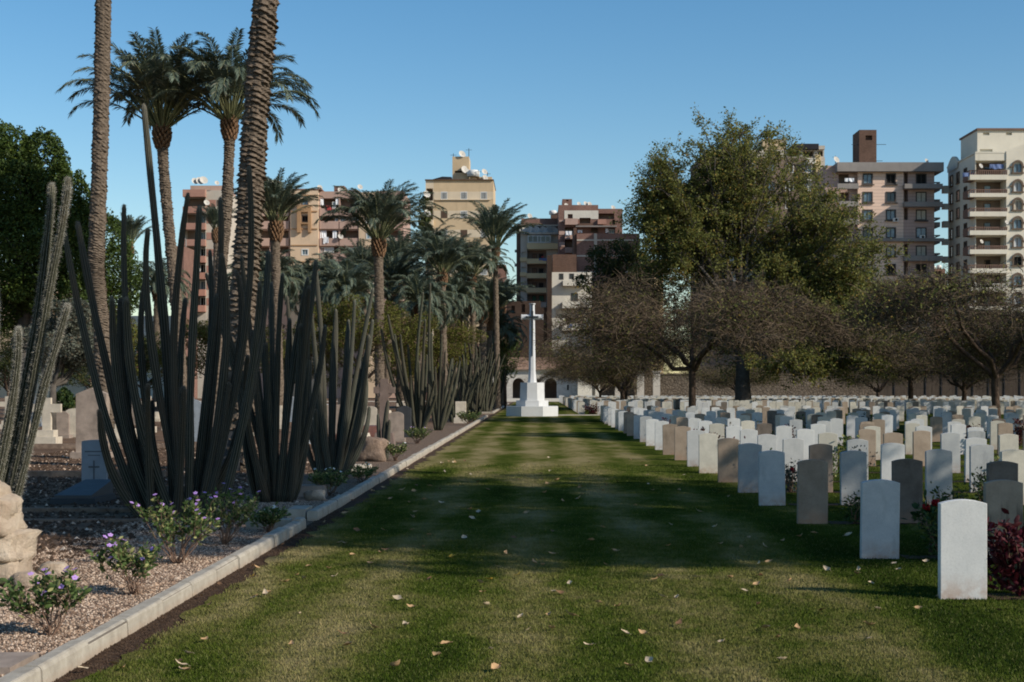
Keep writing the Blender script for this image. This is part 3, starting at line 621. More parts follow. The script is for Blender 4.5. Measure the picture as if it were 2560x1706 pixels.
palm('wind blown palm right of the tan tower', pp([(1244, 1000), (1240, 760), (1238, 640), (1240, 620)], 112), 'wr', .22, 1.15, 70, .3, sides=14, dz=.08)
palm('dark leaning palm before the tan tower base', pp([(1185, 1000), (1182, 780), (1180, 690)], 110), 'wl', .24, 1.05, 71, 3.0, sides=14, dz=.08)
palm('palm with ragged crown left of the tan tower', pp([(1000, 1000), (1000, 740), (1000, 690)], 104), 'up', .25, 1.0, 72, .6, sides=14, dz=.08)
palm('low palm with long pale fronds over the olive tree', pp([(1052, 1000), (1050, 800), (1050, 760)], 92), 'dr', .24, 1.0, 73, 2, sides=14, dz=.08)
palm('bushy grey palm crown at the foot of the pink flats', pp([(870, 1000), (868, 740)], 92), 'dr', .25, 1.15, 74, .2, sides=14, dz=.08)
palm('palm with thick twin trunk neighbour left of the cross', pp([(1206, 1000), (1207, 860), (1208, 790), (1208, 778)], 116), 'a', .3, 1.0, 75, 1, sides=16, dz=.07)
palm('shorter palm with the reddest trunk left of the cross', pp([(1226, 1000), (1224, 860), (1224, 800)], 119), 'up', .25, 0.85, 76, 2, sides=14, dz=.08)
palm('slim dark trunked palm left of the twin trunks', pp([(1190, 1000), (1186, 850), (1184, 770)], 117), 'a', .2, 0.85, 77, 4, sides=14, dz=.08)
palm('drooping palm nearest the round dark tree', pp([(1240, 1000), (1241, 860), (1242, 830)], 122), 'dr', .2, 1.0, 78, 3, sides=14, dz=.08)
palm('distant palm between the dark tree and the tall cactus', pp([(318, 1000), (320, 700), (322, 620)], 105), 'up', .24, 0.8, 79, 3, sides=14, dz=.08)
palm('low palm crown behind the tall cactus stems', pp([(390, 1000), (392, 760), (392, 720)], 105), 'dr', .24, 1.0, 80, 3, sides=14, dz=.08)
palm('small palm with hanging fronds below the tan tower', pp([(1135, 1000), (1135, 780), (1135, 750)], 108), 'dr', .24, 1.05, 81, 5, sides=14, dz=.08)
palm('leaning palm hidden among the palms before the tan tower', pp([(960, 1000), (975, 800), (980, 740)], 99), 'wr', .24, 0.95, 82, 5, sides=14, dz=.08)

for i_, (u_, v_, Y_, kd_, sc_, lb_) in enumerate(((830, 720, 100, 'dr', 1.2, 'grey green bushy palm under the rose flats, left one'), (910, 700, 108, 'wr', .95, 'palm whose crown pokes out left of the orange trunked palm'), (1030, 730, 118, 'dr', 1.3, 'drooping palm behind the low pale fronds'), (1075, 640, 118, 'wl', .95, 'palm crown in front of the lower left corner of the tan tower'),
    (1150, 700, 120, 'wr', 1.1, 'palm crown before the middle of the tan tower base'), (1165, 760, 126, 'a', 1.0, 'low dark palm behind the twin trunks'), (760, 740, 110, 'up', .9, 'small palm behind the second cactus clump'), (1090, 790, 124, 'dr', 1.2, 'low drooping palm behind the pale cactus clumps'), (1255, 770, 128, 'wr', .9, 'palm nearest the dark brick house left of the cross'), (640, 720, 96, 'dr', 1.1, 'drooping palm behind the thick trunk'))):
    palm(lb_, pp([(u_, 1000), (u_, (1000 + v_) / 2), (u_, v_)], Y_), kd_, .22, sc_, 90 + i_, i_ * 1.3, sides=12, dz=.1)
# ---------------------------------------------------------------- columnar cacti
def stem_mesh(base, ctrl, tip, rad, ribs, ppr, hairs, seed, dz=.12, pale=False):
    r = np.random.default_rng(seed); base, ctrl, tip = map(np.array, (base, ctrl, tip)); L_ = np.linalg.norm(tip - base); n = max(10, int(L_ / dz)); t = np.linspace(0, 1, n)[:, None]
    cc = 2 * ctrl - .5 * (base + tip); pts = (1 - t) ** 2 * base + 2 * t * (1 - t) * cc + t * t * tip
    pts[:, :2] += np.cumsum(np.cumsum(r.normal(size=(n, 2)) * .0011, axis=0), axis=0) * np.array([.5, .5])
    te = np.linspace(0, math.pi / 2, 6)[1:]; d = pts[-1] - pts[-2]; d /= np.linalg.norm(d); capn = [pts[-1] + d * rad * 1.7 * math.sin(q) for q in te]
    rr = rad * (1 + .08 * np.interp(t[:, 0], np.linspace(0, 1, 9), r.normal(size=9))) * np.interp(t[:, 0], [0, .12, .5, .9, 1], [.85, 1.02, .96, .74, .60])
    cr = [rr[-1] * math.cos(q) + .001 for q in te]; pts = np.vstack([pts, capn]); rr = np.concatenate([rr, cr]); k = len(pts)
    S = ribs * ppr; ph = np.arange(S) % ppr / ppr; crest = np.abs(1 - 2 * ph) ** 1.3 if ppr > 2 else (1 - (np.arange(S) % 2))
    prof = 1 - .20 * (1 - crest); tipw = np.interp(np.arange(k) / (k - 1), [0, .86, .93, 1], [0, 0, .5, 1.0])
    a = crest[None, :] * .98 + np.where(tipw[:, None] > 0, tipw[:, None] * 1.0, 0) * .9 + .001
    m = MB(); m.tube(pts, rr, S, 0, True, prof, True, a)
    if hairs:
        v = m.V[0].reshape(k, S, 3); i = r.integers(0, k - 1, hairs); j = r.integers(0, ribs, hairs) * ppr; fr = r.random((hairs, 1)); p = v[i, j] * (1 - fr) + v[i + 1, j] * fr; ctr = pts[i] * (1 - fr) + pts[i + 1] * fr
        o_ = p - ctr; o_ /= np.linalg.norm(o_, axis=1)[:, None] + 1e-9; dd = o_ + r.normal(size=(hairs, 3)) * .55; dd /= np.linalg.norm(dd, axis=1)[:, None]; ln = r.uniform(.012, .042, (hairs, 1)); w = np.cross(dd, r.normal(size=(hairs, 3))); w /= np.linalg.norm(w, axis=1)[:, None]
        tri = np.stack([p - w * .0008, p + w * .0008, p + dd * ln], 1).reshape(-1, 3); m.add(tri, np.arange(3 * hairs).reshape(-1, 3), 1)
    return m
def cactus(label, bx_, by, stems, rad, ribs=10, ppr=4, hairs=0, mat='cactus', seed=0, spine='spine_dark', dz=.12):
    t = thing('columnar_cactus', label, 'cactus', (bx_, by, 0), 'columnar cactus clumps along the kerb'); r = np.random.default_rng(seed)
    for i, (b, c, q) in enumerate(stems):
        o = np.array([bx_, by, 0]); b, c, q = (np.array(z_) - o for z_ in (b, c, q)); b[2] = -.03
        obj('stem', stem_mesh(b, c, q, rad * r.uniform(.88, 1.12), ribs, ppr, hairs, seed * 50 + i, dz), [M[mat], M[spine]], t)
    return t
k_ = 2560 / 2353.0
def cstems(lst, Y, by, seed, dy=.7):
    r = random.Random(seed); out = []
    for (bu, cu, cv, tu, tv) in lst:            # display pixels of base, middle, tip
        y2 = Y + r.uniform(-dy, dy); y1 = (Y + y2) / 2; yb = Y + (y2 - Y) * .3; b = P(bu * k_, by * k_, yb); b[2] = 0
        out.append((b, P(cu * k_, cv * k_, y1), P(tu * k_, tv * k_, y2)))
    return out
sA = cstems([(330, 235, 920, 158, 505), (345, 262, 900, 192, 525), (365, 300, 830, 277, 485), (400, 370, 720, 318, 256), (400, 385, 850, 357, 545), (420, 395, 800, 404, 460), (432, 438, 840, 448, 487), (445, 478, 860, 483, 588), (455, 520, 860, 526, 600),
             (465, 553, 790, 567, 395), (480, 575, 880, 610, 590), (385, 330, 880, 330, 660), (410, 415, 930, 430, 700), (370, 290, 960, 262, 700), (440, 470, 960, 500, 690), (425, 350, 800, 333, 540), (470, 545, 830, 545, 640), (455, 500, 760, 512, 470), (360, 320, 1000, 300, 860)], 19.2, 1185, 3)
def extra(n, b0, b1, t0, t1, v0, v1, by, seed):
    r = random.Random(seed); o = []
    for i in range(n):
        bu = r.uniform(b0, b1); f = (bu - b0) / (b1 - b0); tu = t0 + (t1 - t0) * min(1, max(0, f + r.uniform(-.25, .25))); tv = r.uniform(v0, v1); cu = bu + (tu - bu) * r.uniform(.55, .95); o.append((bu, cu, by + (tv - by) * r.uniform(.35, .6), tu, tv))
    return o
sA += cstems(extra(11, 325, 505, 215, 600, 620, 980, 1180, 1), 19.2, 1185, 31, 1.0)
cactus('largest clump of tall dark cactus stems behind the purple flowers', X(435, 19.2), 19.2, sA, .056, 10, 4, 1800, seed=1)
sB = cstems([(600, 560, 940, 470, 640), (610, 590, 900, 560, 600), (620, 610, 880, 590, 690), (630, 640, 850, 655, 640), (640, 668, 850, 690, 650), (650, 690, 880, 722, 612), (640, 625, 880, 620, 660), (655, 700, 930, 706, 700), (630, 600, 960, 575, 780), (645, 655, 960, 662, 745), (655, 715, 940, 742, 760), (625, 580, 950, 520, 730)], 21.7, 1150, 4)
sB += cstems(extra(9, 590, 672, 545, 715, 650, 1000, 1145, 2), 21.7, 1150, 32, 1.0)
cactus('second dark cactus clump, between the largest clump and the third', X(700, 21.7), 21.7, sB, .053, 10, 4, 700, seed=2)
sC = cstems([(745, 690, 900, 660, 690), (750, 745, 850, 738, 615), (760, 770, 880, 780, 722), (770, 790, 880, 800, 745), (775, 815, 880, 858, 672), (780, 825, 920, 858, 745), (760, 735, 930, 716, 720), (770, 800, 930, 826, 700), (765, 760, 950, 765, 760), (755, 712, 960, 690, 780), (775, 805, 960, 842, 800)], 27.5, 1090, 5)
sC += cstems(extra(8, 730, 790, 690, 850, 760, 980, 1085, 3), 27.5, 1090, 33, 1.0)
cactus('third dark cactus clump, left of the tan celtic cross', X(830, 27.5), 27.5, sC, .058, 10, 4, 300, seed=3)
sD = cstems([(882, 884, 990, 890, 930), (878, 872, 1020, 868, 960), (886, 890, 1020, 894, 975)], 34.5, 1052, 6, .2)
cactus('small cactus of three stems standing beside the celtic cross', X(960, 34.5), 34.5, sD, .06, 9, 2, seed=4)
q = lambda l: [(a / k_, b / k_, c / k_, d / k_, e / k_) for a, b, c, d, e in l]
z5 = lambda x, y: (850 + x / 3.92, 700 + y / 3.92)
def E(bx5, cx5, cy5, tx5, ty5): b = z5(bx5, 1500); c = z5(cx5, cy5); t_ = z5(tx5, ty5); return (b[0] / k_, c[0] / k_, c[1] / k_, t_[0] / k_, t_[1] / k_)
sE = cstems([E(720, 520, 1000, 408, 510), E(730, 600, 950, 480, 370), E(740, 610, 980, 540, 560), E(750, 640, 950, 595, 560), E(760, 700, 1000, 680, 660), E(770, 740, 900, 800, 150), E(780, 800, 950, 820, 420), E(790, 830, 1100, 850, 760), E(800, 890, 1150, 920, 1000), E(780, 850, 1250, 865, 1060), E(790, 880, 1300, 935, 1140), E(740, 700, 1150, 690, 960), E(760, 770, 1150, 760, 820)], 54, 1084 / k_, 7)
cactus('pale ribbed cactus clump right of the celtic cross', X(1044, 54), 54, sE, .070, 9, 2, seed=5, mat='cactus_pale', dz=.2)
sE2 = cstems([E(940, 880, 900, 885, 60), E(950, 910, 1000, 905, 540), E(960, 980, 1000, 1000, 560), E(970, 1040, 1100, 1100, 800), E(980, 1060, 1150, 1140, 830), E(960, 940, 1200, 930, 880), E(985, 1090, 1200, 1170, 820), E(955, 1000, 1250, 1030, 720)], 58, 1075 / k_, 8)
cactus('tall thin cactus clump beside the white grave plinth', X(1097, 58), 58, sE2, .068, 9, 2, seed=6, mat='cactus_pale', dz=.2)
far_c = [(1160, 78, 900, 9), (1187, 91, 870, 11), (1212, 104, 880, 9), (1236, 120, 900, 8), (1222, 97, 930, 7), (1252, 140, 935, 7), (1140, 72, 905, 8)]
flab = ['cactus clump just beyond the white grave plinth', 'tall far cactus clump at the kerb gap', 'far cactus clump at the start of the last kerb', 'cactus clump below the round dark tree', 'short far cactus clump beside the kerb gap', 'farthest cactus clump near the archway', 'cactus clump between the plinth and the low green bush']
for i, (u, Y, vt, ns) in enumerate(far_c):
    r = random.Random(90 + i); x0 = max(X(u, Y), -5.6); x0 = min(x0, -3.5); st = []
    for s in range(ns + 4):
        a = r.uniform(-1, 1); H_ = Z(vt, Y) * r.uniform(.6, 1.08); st.append(((x0 + a * .35, Y + r.uniform(-.5, .5), 0), (x0 + a * .75, Y + r.uniform(-.6, .6), H_ * .5), (x0 + a * 1.25 + r.uniform(-.2, .2), Y + r.uniform(-.6, .6), H_)))
    cactus(flab[i], x0, Y, st, .070, 8, 2, seed=20 + i, mat='cactus_pale', dz=.3)
# the nearest cactus, at the edge of the view
sN = cstems([(-38, 60, 800, 76, 440), (-12, 118, 690, 146, 428), (-6, 88, 960, 150, 716), (-90, 0, 820, 20, 628), (-60, 10, 1000, 30, 770), (-40, -20, 1000, -30, 600)], 14.0, 1300, 9, .25)
cactus('nearest cactus at the left edge with pale spiny leaning stems', X(-15, 14), 14.0, sN, .044, 9, 6, 6500, seed=9, mat='cactus_pale', spine='spine', dz=.06)

# ---------------------------------------------------------------- shrubs with flowers beside the kerb
def flower_shrub(label, x, y, w, h, seed, petal='purple', nst=15, leafn=26, nfl=12, group='periwinkle shrubs beside the kerb', leafm='flowerleaf', ls=.056, z0=.42):
    r = np.random.default_rng(seed); t = thing('flowering_shrub', label, 'shrub', (x, y, 0), group); ms = MB(); ml = MB(); tips = []
    for i in range(nst):
        a = r.uniform(0, 6.283); q = r.uniform(.25, 1) ** .7; tip = np.array([math.cos(a) * w * .5 * q, math.sin(a) * w * .45 * q, h * r.uniform(.62, 1.0) * (1 - .25 * q)])
        pts = branch_path(r, (r.normal() * .02, r.normal() * .02, -.01), tip, 8, .22, -.02); ms.tube(pts, np.linspace(.006, .002, 8), 4); tips.append(pts[-1])
        for b in range(2):
            k = r.integers(3, 6); tp = pts[k] + np.array([r.normal() * w * .12, r.normal() * w * .12, h * r.uniform(.12, .35)]); p2 = branch_path(r, pts[k], tp, 5, .2, 0); ms.tube(p2, np.linspace(.004, .0015, 5), 3); tips.append(p2[-1])
            for kk in range(leafn // 3):
                f = r.uniform(z0, 1); i0 = min(int(f * 4), 3); c = p2[i0] + (p2[i0 + 1] - p2[i0]) * (f * 4 - i0) + r.normal(size=3) * .012; addleaf(ml, c, r, ls, p2[-1] - p2[0])
        for kk in range(leafn):
            f = z0 + (1 - z0) * r.random() ** .6; i0 = min(int(f * 7), 6); c = pts[i0] + (pts[i0 + 1] - pts[i0]) * (f * 7 - i0) + r.normal(size=3) * .012; addleaf(ml, c, r, ls, pts[-1] - pts[0])
    obj('stem', ms, plain_once('shrub_stem', (.16, .10, .07)), t); obj('foliage', ml, M[leafm], t)
    tips.sort(key=lambda p: -p[2]); 
    for i in range(min(nfl, len(tips))):
        p = tips[i if i < nfl * .6 else int(r.integers(0, len(tips)))] + np.array([0, 0, .015]); mf = MB(); nrm = np.array([r.normal() * .35, -.45 + r.normal() * .35, 1.0]); nrm /= np.linalg.norm(nrm); e1 = np.cross(nrm, (1, .2, 0)); e1 /= np.linalg.norm(e1); e2 = np.cross(nrm, e1); s = .022
        for k in range(5):
            a = k * 1.2566; d = e1 * math.cos(a) + e2 * math.sin(a); g = np.cross(nrm, d); mf.add([p + d * .001, p + d * s * .7 + g * s * .5, p + d * s * 1.1 + nrm * .002, p + d * s * .7 - g * s * .5], [(0, 1, 2, 3)])
        obj('flower', mf, M[petal], t)
    return t
_pl = {}
def plain_once(nm, c):
    if nm not in _pl: _pl[nm] = plain(nm, c)
    return _pl[nm]
def addleaf(ml, c, r, ls, ax):
    ax = ax / (np.linalg.norm(ax) + 1e-9); d = r.normal(size=3) * .8 + ax * .6; d[2] = d[2] * .5 + .25; d /= np.linalg.norm(d); s = np.cross(d, r.normal(size=3)); s /= np.linalg.norm(s); L_ = ls * r.uniform(.6, 1.25); w = L_ * .22; up = np.cross(s, d) * L_ * .08
    ml.add([c, c + d * L_ * .35 + s * w, c + d * L_ * .75 + s * w * .8, c + d * L_, c + d * L_ * .75 - s * w * .8, c + d * L_ * .35 - s * w, c + d * L_ * .5 + up * 1.5], [(0, 1, 6), (1, 2, 6), (2, 3, 6), (3, 4, 6), (4, 5, 6), (5, 0, 6)], 0, True)
flower_shrub('nearest purple flowered shrub on the gravel, by the cream rocks', X(125, 9.95), 9.95, .66, .50, 101)
flower_shrub('second purple flowered shrub along the kerb, with the brightest blooms', X(330, 11.9), 11.9, .70, .50, 102, nfl=13)
flower_shrub('tall purple flowered shrub at the foot of the largest cactus', X(445, 14.0), 14.0, .80, .78, 103, nst=20, nfl=22)
flower_shrub('shaded purple flowered shrub just before the kerb corner', X(562, 15.7), 15.7, .85, .72, 104, nst=20, nfl=14)
flower_shrub('small dark shrub with white flowers behind the kerb corner', X(668, 17.0), 17.0, .5, .36, 105, 'whitepetal', nfl=6, group='white flowered shrubs beside the kerb')
flower_shrub('shaded white flowered shrub at the foot of the third cactus', X(824, 22.9), 22.9, .75, .5, 106, 'whitepetal', nst=18, nfl=6, group='white flowered shrubs beside the kerb')
flower_shrub('white flowered shrub beside the small three stemmed cactus', X(988, 33.8), 33.8, .7, .5, 107, 'whitepetal', nfl=8, group='white flowered shrubs beside the kerb')
flower_shrub('yellow green shrub below the pale cactus clump', X(1042, 44), 44, .9, .6, 108, 'purple', nst=20, nfl=3, ls=.06, group='green shrubs beside the kerb')
flower_shrub('yellow green bush beside the white grave plinth', X(1172, 66), 66, 1.3, .75, 109, 'purple', nst=26, nfl=2, ls=.08, group='green shrubs beside the kerb')
flower_shrub('low shrub with pale leaves near the middle of the second kerb', X(905, 26.0), 26.0, .6, .35, 110, 'whitepetal', nfl=3, group='white flowered shrubs beside the kerb')

# plants between the headstones
def stone_plant(kind, label, x, y, w, h, seed, mat, n=420, ls=.07, petal=None, group='shrubs between the headstones', z0=.15):
    r = np.random.default_rng(seed); t = thing(kind, label, 'shrub', (x, y, 0), group); ms = MB(); ml = MB(); tips = []
    for i in range(12):
        a = r.uniform(0, 6.283); q_ = r.random() ** .5; tip = np.array([math.cos(a) * w * .42 * q_, math.sin(a) * w * .42 * q_, h * r.uniform(.6, .95)]); pts = branch_path(r, (r.normal() * .03, r.normal() * .03, -.01), tip, 6, .2, 0); ms.tube(pts, np.linspace(.009, .003, 6), 4); tips.append(tip)
        for k in range(n // 12):
            f = z0 + (1 - z0) * r.random(); i0 = min(int(f * 5), 4); c = pts[i0] + (pts[i0 + 1] - pts[i0]) * (f * 5 - i0) + r.normal(size=3) * w * .09; c[2] = max(c[2], .03); addleaf(ml, c, r, ls, tip)
    obj('stem', ms, plain_once('shrub_stem', (.16, .10, .07)), t); obj('foliage', ml, M[mat], t)
    if petal:
        for k in range(3):
            p = tips[k] + np.array([0, -.02, .03]); mf = MB(); v, f = leafquads(p + r.normal(size=(40, 3)) * .018, np.full(40, .035), r, 0, .9); mf.add(v, f); obj('flower', mf, M[petal], t)
    return t
t = stone_plant('red_leaved_shrub', 'dark red leaved shrub right of the nearest white headstone', 4.03, 11.75, .70, .60, 201, 'redleaf', 900, .085)
t = thing('rose_bush', 'small standard rose with two red blooms between the two front headstones', 'shrub', (X(2326, 14.6), 14.6, 0))
ms = MB(); ms.tube([(0, 0, -.02), (.01, 0, .2), (0, 0, .36)], [.022, .017, .014], 7); obj('trunk', ms, plain_once('rose_stem', (.07, .055, .045)), t)
ml = MB(); r = np.random.default_rng(5)
for k in range(150): addleaf(ml, np.array([0, 0, .42]) + r.normal(size=3) * np.array([.09, .09, .06]), r, .085, np.array([0, 0, 1.0]))
obj('foliage', ml, M['greenleaf'], t)
for (px, pz) in ((-.06, .50), (.035, .545)):
    mf = MB(); v, f = leafquads(np.array([px, -.05, pz]) + r.normal(size=(60, 3)) * .014, np.full(60, .035), r, 0, .9); mf.add(v, f); obj('flower', mf, M['redpetal'], t)
SP = [(1, .62, 'greenleaf', .6, .5, 'dark green low shrub right of the second front headstone'), (2, .6, 'greenleaf', .6, .4, 'dark green low bush right of the third front headstone'), (2, 1.75, 'greenleaf', .5, .5, 'glossy green bush beside the second headstone of the third row'),
      (4, 1.8, 'bluebush', .7, .75, 'blue green bushy shrub beside a dark brown headstone'), (4, .7, 'bluebush', .5, .55, 'rounded blue green bush in the fifth row'), (5, 1.9, 'flowerleaf', .6, .7, 'yellow green shrub among the pale stones'), (5, .6, 'flowerleaf', .5, .6, 'light green shrub behind the fifth front headstone'),
      (3, 3.1, 'greenleaf', .6, .55, 'dark green shrub in the fourth row by the view edge'), (6, 2.9, 'flowerleaf', .5, .8, 'yellowish upright shrub in the seventh row'), (7, 4.3, 'greenleaf', .5, .6, 'green shrub in the eighth row'), (8, .6, 'redleaf', .6, .85, 'red leaved shrub showing above the lawn edge stones, ninth row'),
      (12, .6, 'redleaf', .6, .8, 'red leaved shrub in the thirteenth row'), (19, .6, 'redleaf', .9, .75, 'red leaved shrub near the gap before the cross'), (9, 3.0, 'redleaf', .4, .85, 'thin red leaved plant in the tenth row'), (6, .55, 'redleaf', .4, .7, 'small red shrub behind the grey headstones in the seventh row'),
      (10, 1.8, 'greybush', .5, .85, 'pale feathery plant before a white headstone'), (11, 3.0, 'greybush', .8, .7, 'broad grey green plant in the twelfth row'), (9, 7.8, 'redleaf', .5, .85, 'red shrub toward the far side of the tenth row'), (13, 5.4, 'greenleaf', .6, .8, 'green shrub in the fourteenth row'),
      (15, 9.0, 'bluebush', .9, .8, 'bluish bush in the sixteenth row'), (4, 4.2, 'flowerleaf', .6, .6, 'yellow green shrub in the fifth row by the view edge'), (7, .6, 'greenleaf', .4, .3, 'tiny green shrub at the lawn edge, eighth row'), (14, .55, 'greenleaf', .4, .3, 'tiny green shrub at the lawn edge, fifteenth row')]
for i, (j, dx_, mt_, w, h, lab) in enumerate(SP):
    stone_plant('red_leaved_shrub' if mt_ == 'redleaf' else 'garden_shrub', lab, 3.48 + dx_, RY_[j] + .05, w, h, 300 + i, mt_, 420 if j < 6 else 240, .06 if j < 6 else .1, 'redpetal' if i in (4,) else None)
stone_plant('red_leaved_shrub', 'dark red bush between two headstones beside the white cross', X(1480, 92), 92.3, 1.3, .6, 351, 'redleaf', 400, .13)
stone_plant('red_leaved_shrub', 'red bush at the view edge in the middle rows', X(2548, 42), 42, .6, .9, 352, 'redleaf', 300, .1)
# dark soil beds under the first rows of stones
mb_ = MB()
for j in range(0, 23):
    Y = RY_[j]; xs = np.arange(3.72, min(.36 * Y + 2, 22), .15); r = np.random.default_rng(j); lo = Y - .06 + r.normal(size=len(xs)) * .025; hi = Y + .28 + r.normal(size=len(xs)) * .03; k = len(xs)
    if k > 1: mb_.add([(x, lo[i], .008) for i, x in enumerate(xs)] + [(x, hi[i], .008) for i, x in enumerate(xs)], [(i, i + 1, k + i + 1, k + i) for i in range(k - 1)])
obj('flower_bed', mb_, M['soil'], kind='structure')

# ---------------------------------------------------------------- cross of sacrifice
cxx, cyy = X(1330.5, 87), 87.0
t = thing('memorial_cross', 'tall white stone cross with a dark bronze sword on a stepped octagonal base', 'monument', (cxx, cyy, 0))
def octa(m, w0, z0, w1, z1, mat=0):
    a = np.arange(8) * math.pi / 4 + math.pi / 8; r0, r1 = w0 / 2 / math.cos(math.pi / 8), w1 / 2 / math.cos(math.pi / 8)
    v = [(r0 * math.cos(q_), r0 * math.sin(q_), z0) for q_ in a] + [(r1 * math.cos(q_), r1 * math.sin(q_), z1) for q_ in a]
    m.add(v, [tuple(range(7, -1, -1))]); m.Fs.append((np.array([tuple(range(8, 16))]) + m.n - 16, mat, False)); m.Fs.append((np.array([(i, (i + 1) % 8, 8 + (i + 1) % 8, 8 + i) for i in range(8)]) + m.n - 16, mat, False))
m = MB(); octa(m, 3.14, -.1, 3.14, .60); octa(m, 1.96, .60, 1.96, .95); obj('step', m, M['marble'], t)
m = MB(); octa(m, 1.50, .95, 1.44, 2.04); obj('plinth', m, M['marble'], t)
m = MB(); octa(m, .56, 2.04, .53, 2.14); octa(m, .53, 2.14, .42, 2.75); octa(m, .42, 2.75, .30, 6.78); octa(m, .30, 6.78, .40, 6.83); octa(m, .40, 6.83, .40, 6.88); obj('shaft', m, M['marble'], t)
m = MB(); zc = Z(1256 / 4.9 * 0 + 793, 87)
m.add(*(lambda A: (A, [(0,1,2,3,4,5,6,7)]))([(0,0,0)] * 8)) if False else None
for s in (-1, 1):
    a = np.arange(8) * math.pi / 4 + math.pi / 8
    v = [(s * .10, .17 * math.cos(q_), zc + .17 * math.sin(q_)) for q_ in a] + [(s * .645, .155 * math.cos(q_), zc + .155 * math.sin(q_)) for q_ in a]; f = [(i, (i + 1) % 8, 8 + (i + 1) % 8, 8 + i) for i in range(8)]
    m.add(v, f if s < 0 else [x_[::-1] for x_ in f]); m.Fs.append((np.array([tuple(range(8, 16)) if s > 0 else tuple(range(15, 7, -1))]) + m.n - 16, 0, False))
    m.box(min(s * .64, s * .67), max(s * .64, s * .67), -.165, .165, zc - .165, zc + .165)
obj('arm', m, M['marble'], t)
m = MB(); z1 = Z(891, 87); z2 = Z(766, 87)
m.add([(-.03, -.255, z1), (.03, -.255, z1), (.078, -.20, z2 - .3), (-.078, -.20, z2 - .3), (-.03, -.20, z1), (.03, -.20, z1), (.078, -.13, z2 - .3), (-.078, -.13, z2 - .3)], [(0,1,2,3), (7,6,5,4), (0,3,7,4), (1,5,6,2), (3,2,6,7), (0,4,5,1)])
m.box(-.03, .03, -.215, -.15, z2 - .29, z2 + .06); m.box(-.055, .055, -.22, -.14, z2 + .06, z2 + .15)
m.box(-.33, .33, -.235, -.165, zc - .045, zc + .045); m.box(-.38, -.33, -.23, -.16, zc - .05, zc + .05); m.box(.33, .38, -.23, -.16, zc - .05, zc + .05)
obj('sword', m, M['bronze'], t)

# ---------------------------------------------------------------- graves on the left
def add_cross(m, w, h, t_, arm, bw=None, z0=0, y=0):
    bw = bw or w * .3; ya, yb = y - t_ / 2, y + t_ / 2; m.box(-bw / 2, bw / 2, ya, yb, z0, z0 + h); m.box(-w / 2, -bw / 2, ya, yb, z0 + arm - bw / 2, z0 + arm + bw / 2); m.box(bw / 2, w / 2, ya, yb, z0 + arm - bw / 2, z0 + arm + bw / 2)
def arched(m, w, h, t_, rise=.12, z0=0, pointed=False, y=0):
    n_ = 10; pr = [(-w / 2, z0), (w / 2, z0)]
    if pointed: pr += [(w / 2, z0 + h - rise), (0, z0 + h), (-w / 2, z0 + h - rise)]
    else: pr += [(w / 2 * math.cos(math.pi * k / n_), z0 + h - rise + rise * math.sin(math.pi * k / n_)) for k in range(n_ + 1)]
    m.extrude(pr, y - t_ / 2, y + t_ / 2)
def grave(label, kind, u, Y, w, h, mat, baseh=.25, name='gravestone', cx=None, group='old graves among the cactus', rz=0):
    x = X(u, Y) if cx is None else cx; t = thing(name, label, 'grave', (x, Y, 0), group, rz); m = MB(); b = MB()
    if kind == 'cross': add_cross(m, w, h - baseh, .13, (h - baseh) * .68, None, baseh); b.box(-w * .42, w * .42, -.3, .3, -.05, baseh * .55); b.box(-w * .3, w * .3, -.2, .2, baseh * .55, baseh)
    elif kind == 'arch': arched(m, w, h - baseh * .5, .12, w * .25, baseh * .5); b.box(-w * .6, w * .6, -.2, .2, -.05, baseh * .5)
    elif kind == 'gable': arched(m, w, h - baseh, .3, w * .2, baseh, True); b.box(-w * .62, w * .62, -.32, .32, -.05, baseh)
    elif kind == 'block': m.box(-w / 2, w / 2, -.25, .25, baseh, h); b.box(-w * .65, w * .65, -.4, .4, -.05, baseh)
    elif kind == 'ledger': m.frus(-w / 2, w / 2, -h, h, baseh * .4, -w / 2 + .08, w / 2 - .08, -h + .08, h - .08, baseh + .12); b.box(-w * .58, w * .58, -h * 1.1, h * 1.1, -.05, baseh * .4)
    obj('cross' if kind == 'cross' else 'slab', m, M[mat], t); obj('base', b, M[mat], t); return t
# named ones
t = thing('gravestone', 'blue grey headstone engraved with a cross, behind the dark sloped slab', 'grave', (X(237, 23.5), 23.5, 0)); m = MB(); arched(m, .41, .86, .09, .03); obj('slab', m, M['greystone'], t)
m = MB(); yb = -.049; m.box(-.012, .012, yb, -.04, .18, .52); m.box(-.09, .09, yb - .001, -.041, .40, .43); m.box(-.15, .15, yb, -.04, .66, .68); m.box(-.10, .10, yb, -.04, .60, .615); obj('engraving', m, M['engrave'], t)
t = thing('ledger_stone', 'dark low slab with a sloping face in front of the engraved headstone', 'grave', (X(205, 21.4), 21.4, 0)); m = MB(); m.frus(-.40, .30, -.3, .75, -.02, -.38, .28, -.28, .73, .08); obj('base', m, M['slate'], t)
m = MB(); m.add([(-.34, -.24, .12), (.22, -.24, .12), (.26, .68, .30), (-.16, .68, .30), (-.34, -.24, .08), (.22, -.24, .08), (.26, .70, .08), (-.16, .70, .08)], [(0,1,2,3), (4,7,6,5), (0,4,5,1), (1,5,6,2), (2,6,7,3), (3,7,4,0)]); obj('slab', m, M['slatepale'], t)
grave('tall grey brown gabled gravestone behind the engraved headstone', 'gable', 232, 35, .74, 1.72, 'oldstone', .14)
t = grave('pale stone cross grave behind the leaning cactus stem', 'cross', 118, 42.8, .85, 1.42, 'creamstone', .45)
grave('small tan arched gravestone right of the pale cross', 'arch', 152, 49, .58, .92, 'oldstone', .2)
grave('pale broad gravestone half behind the gabled one', 'arch', 186, 50, .62, 1.0, 'creamstone', .2)
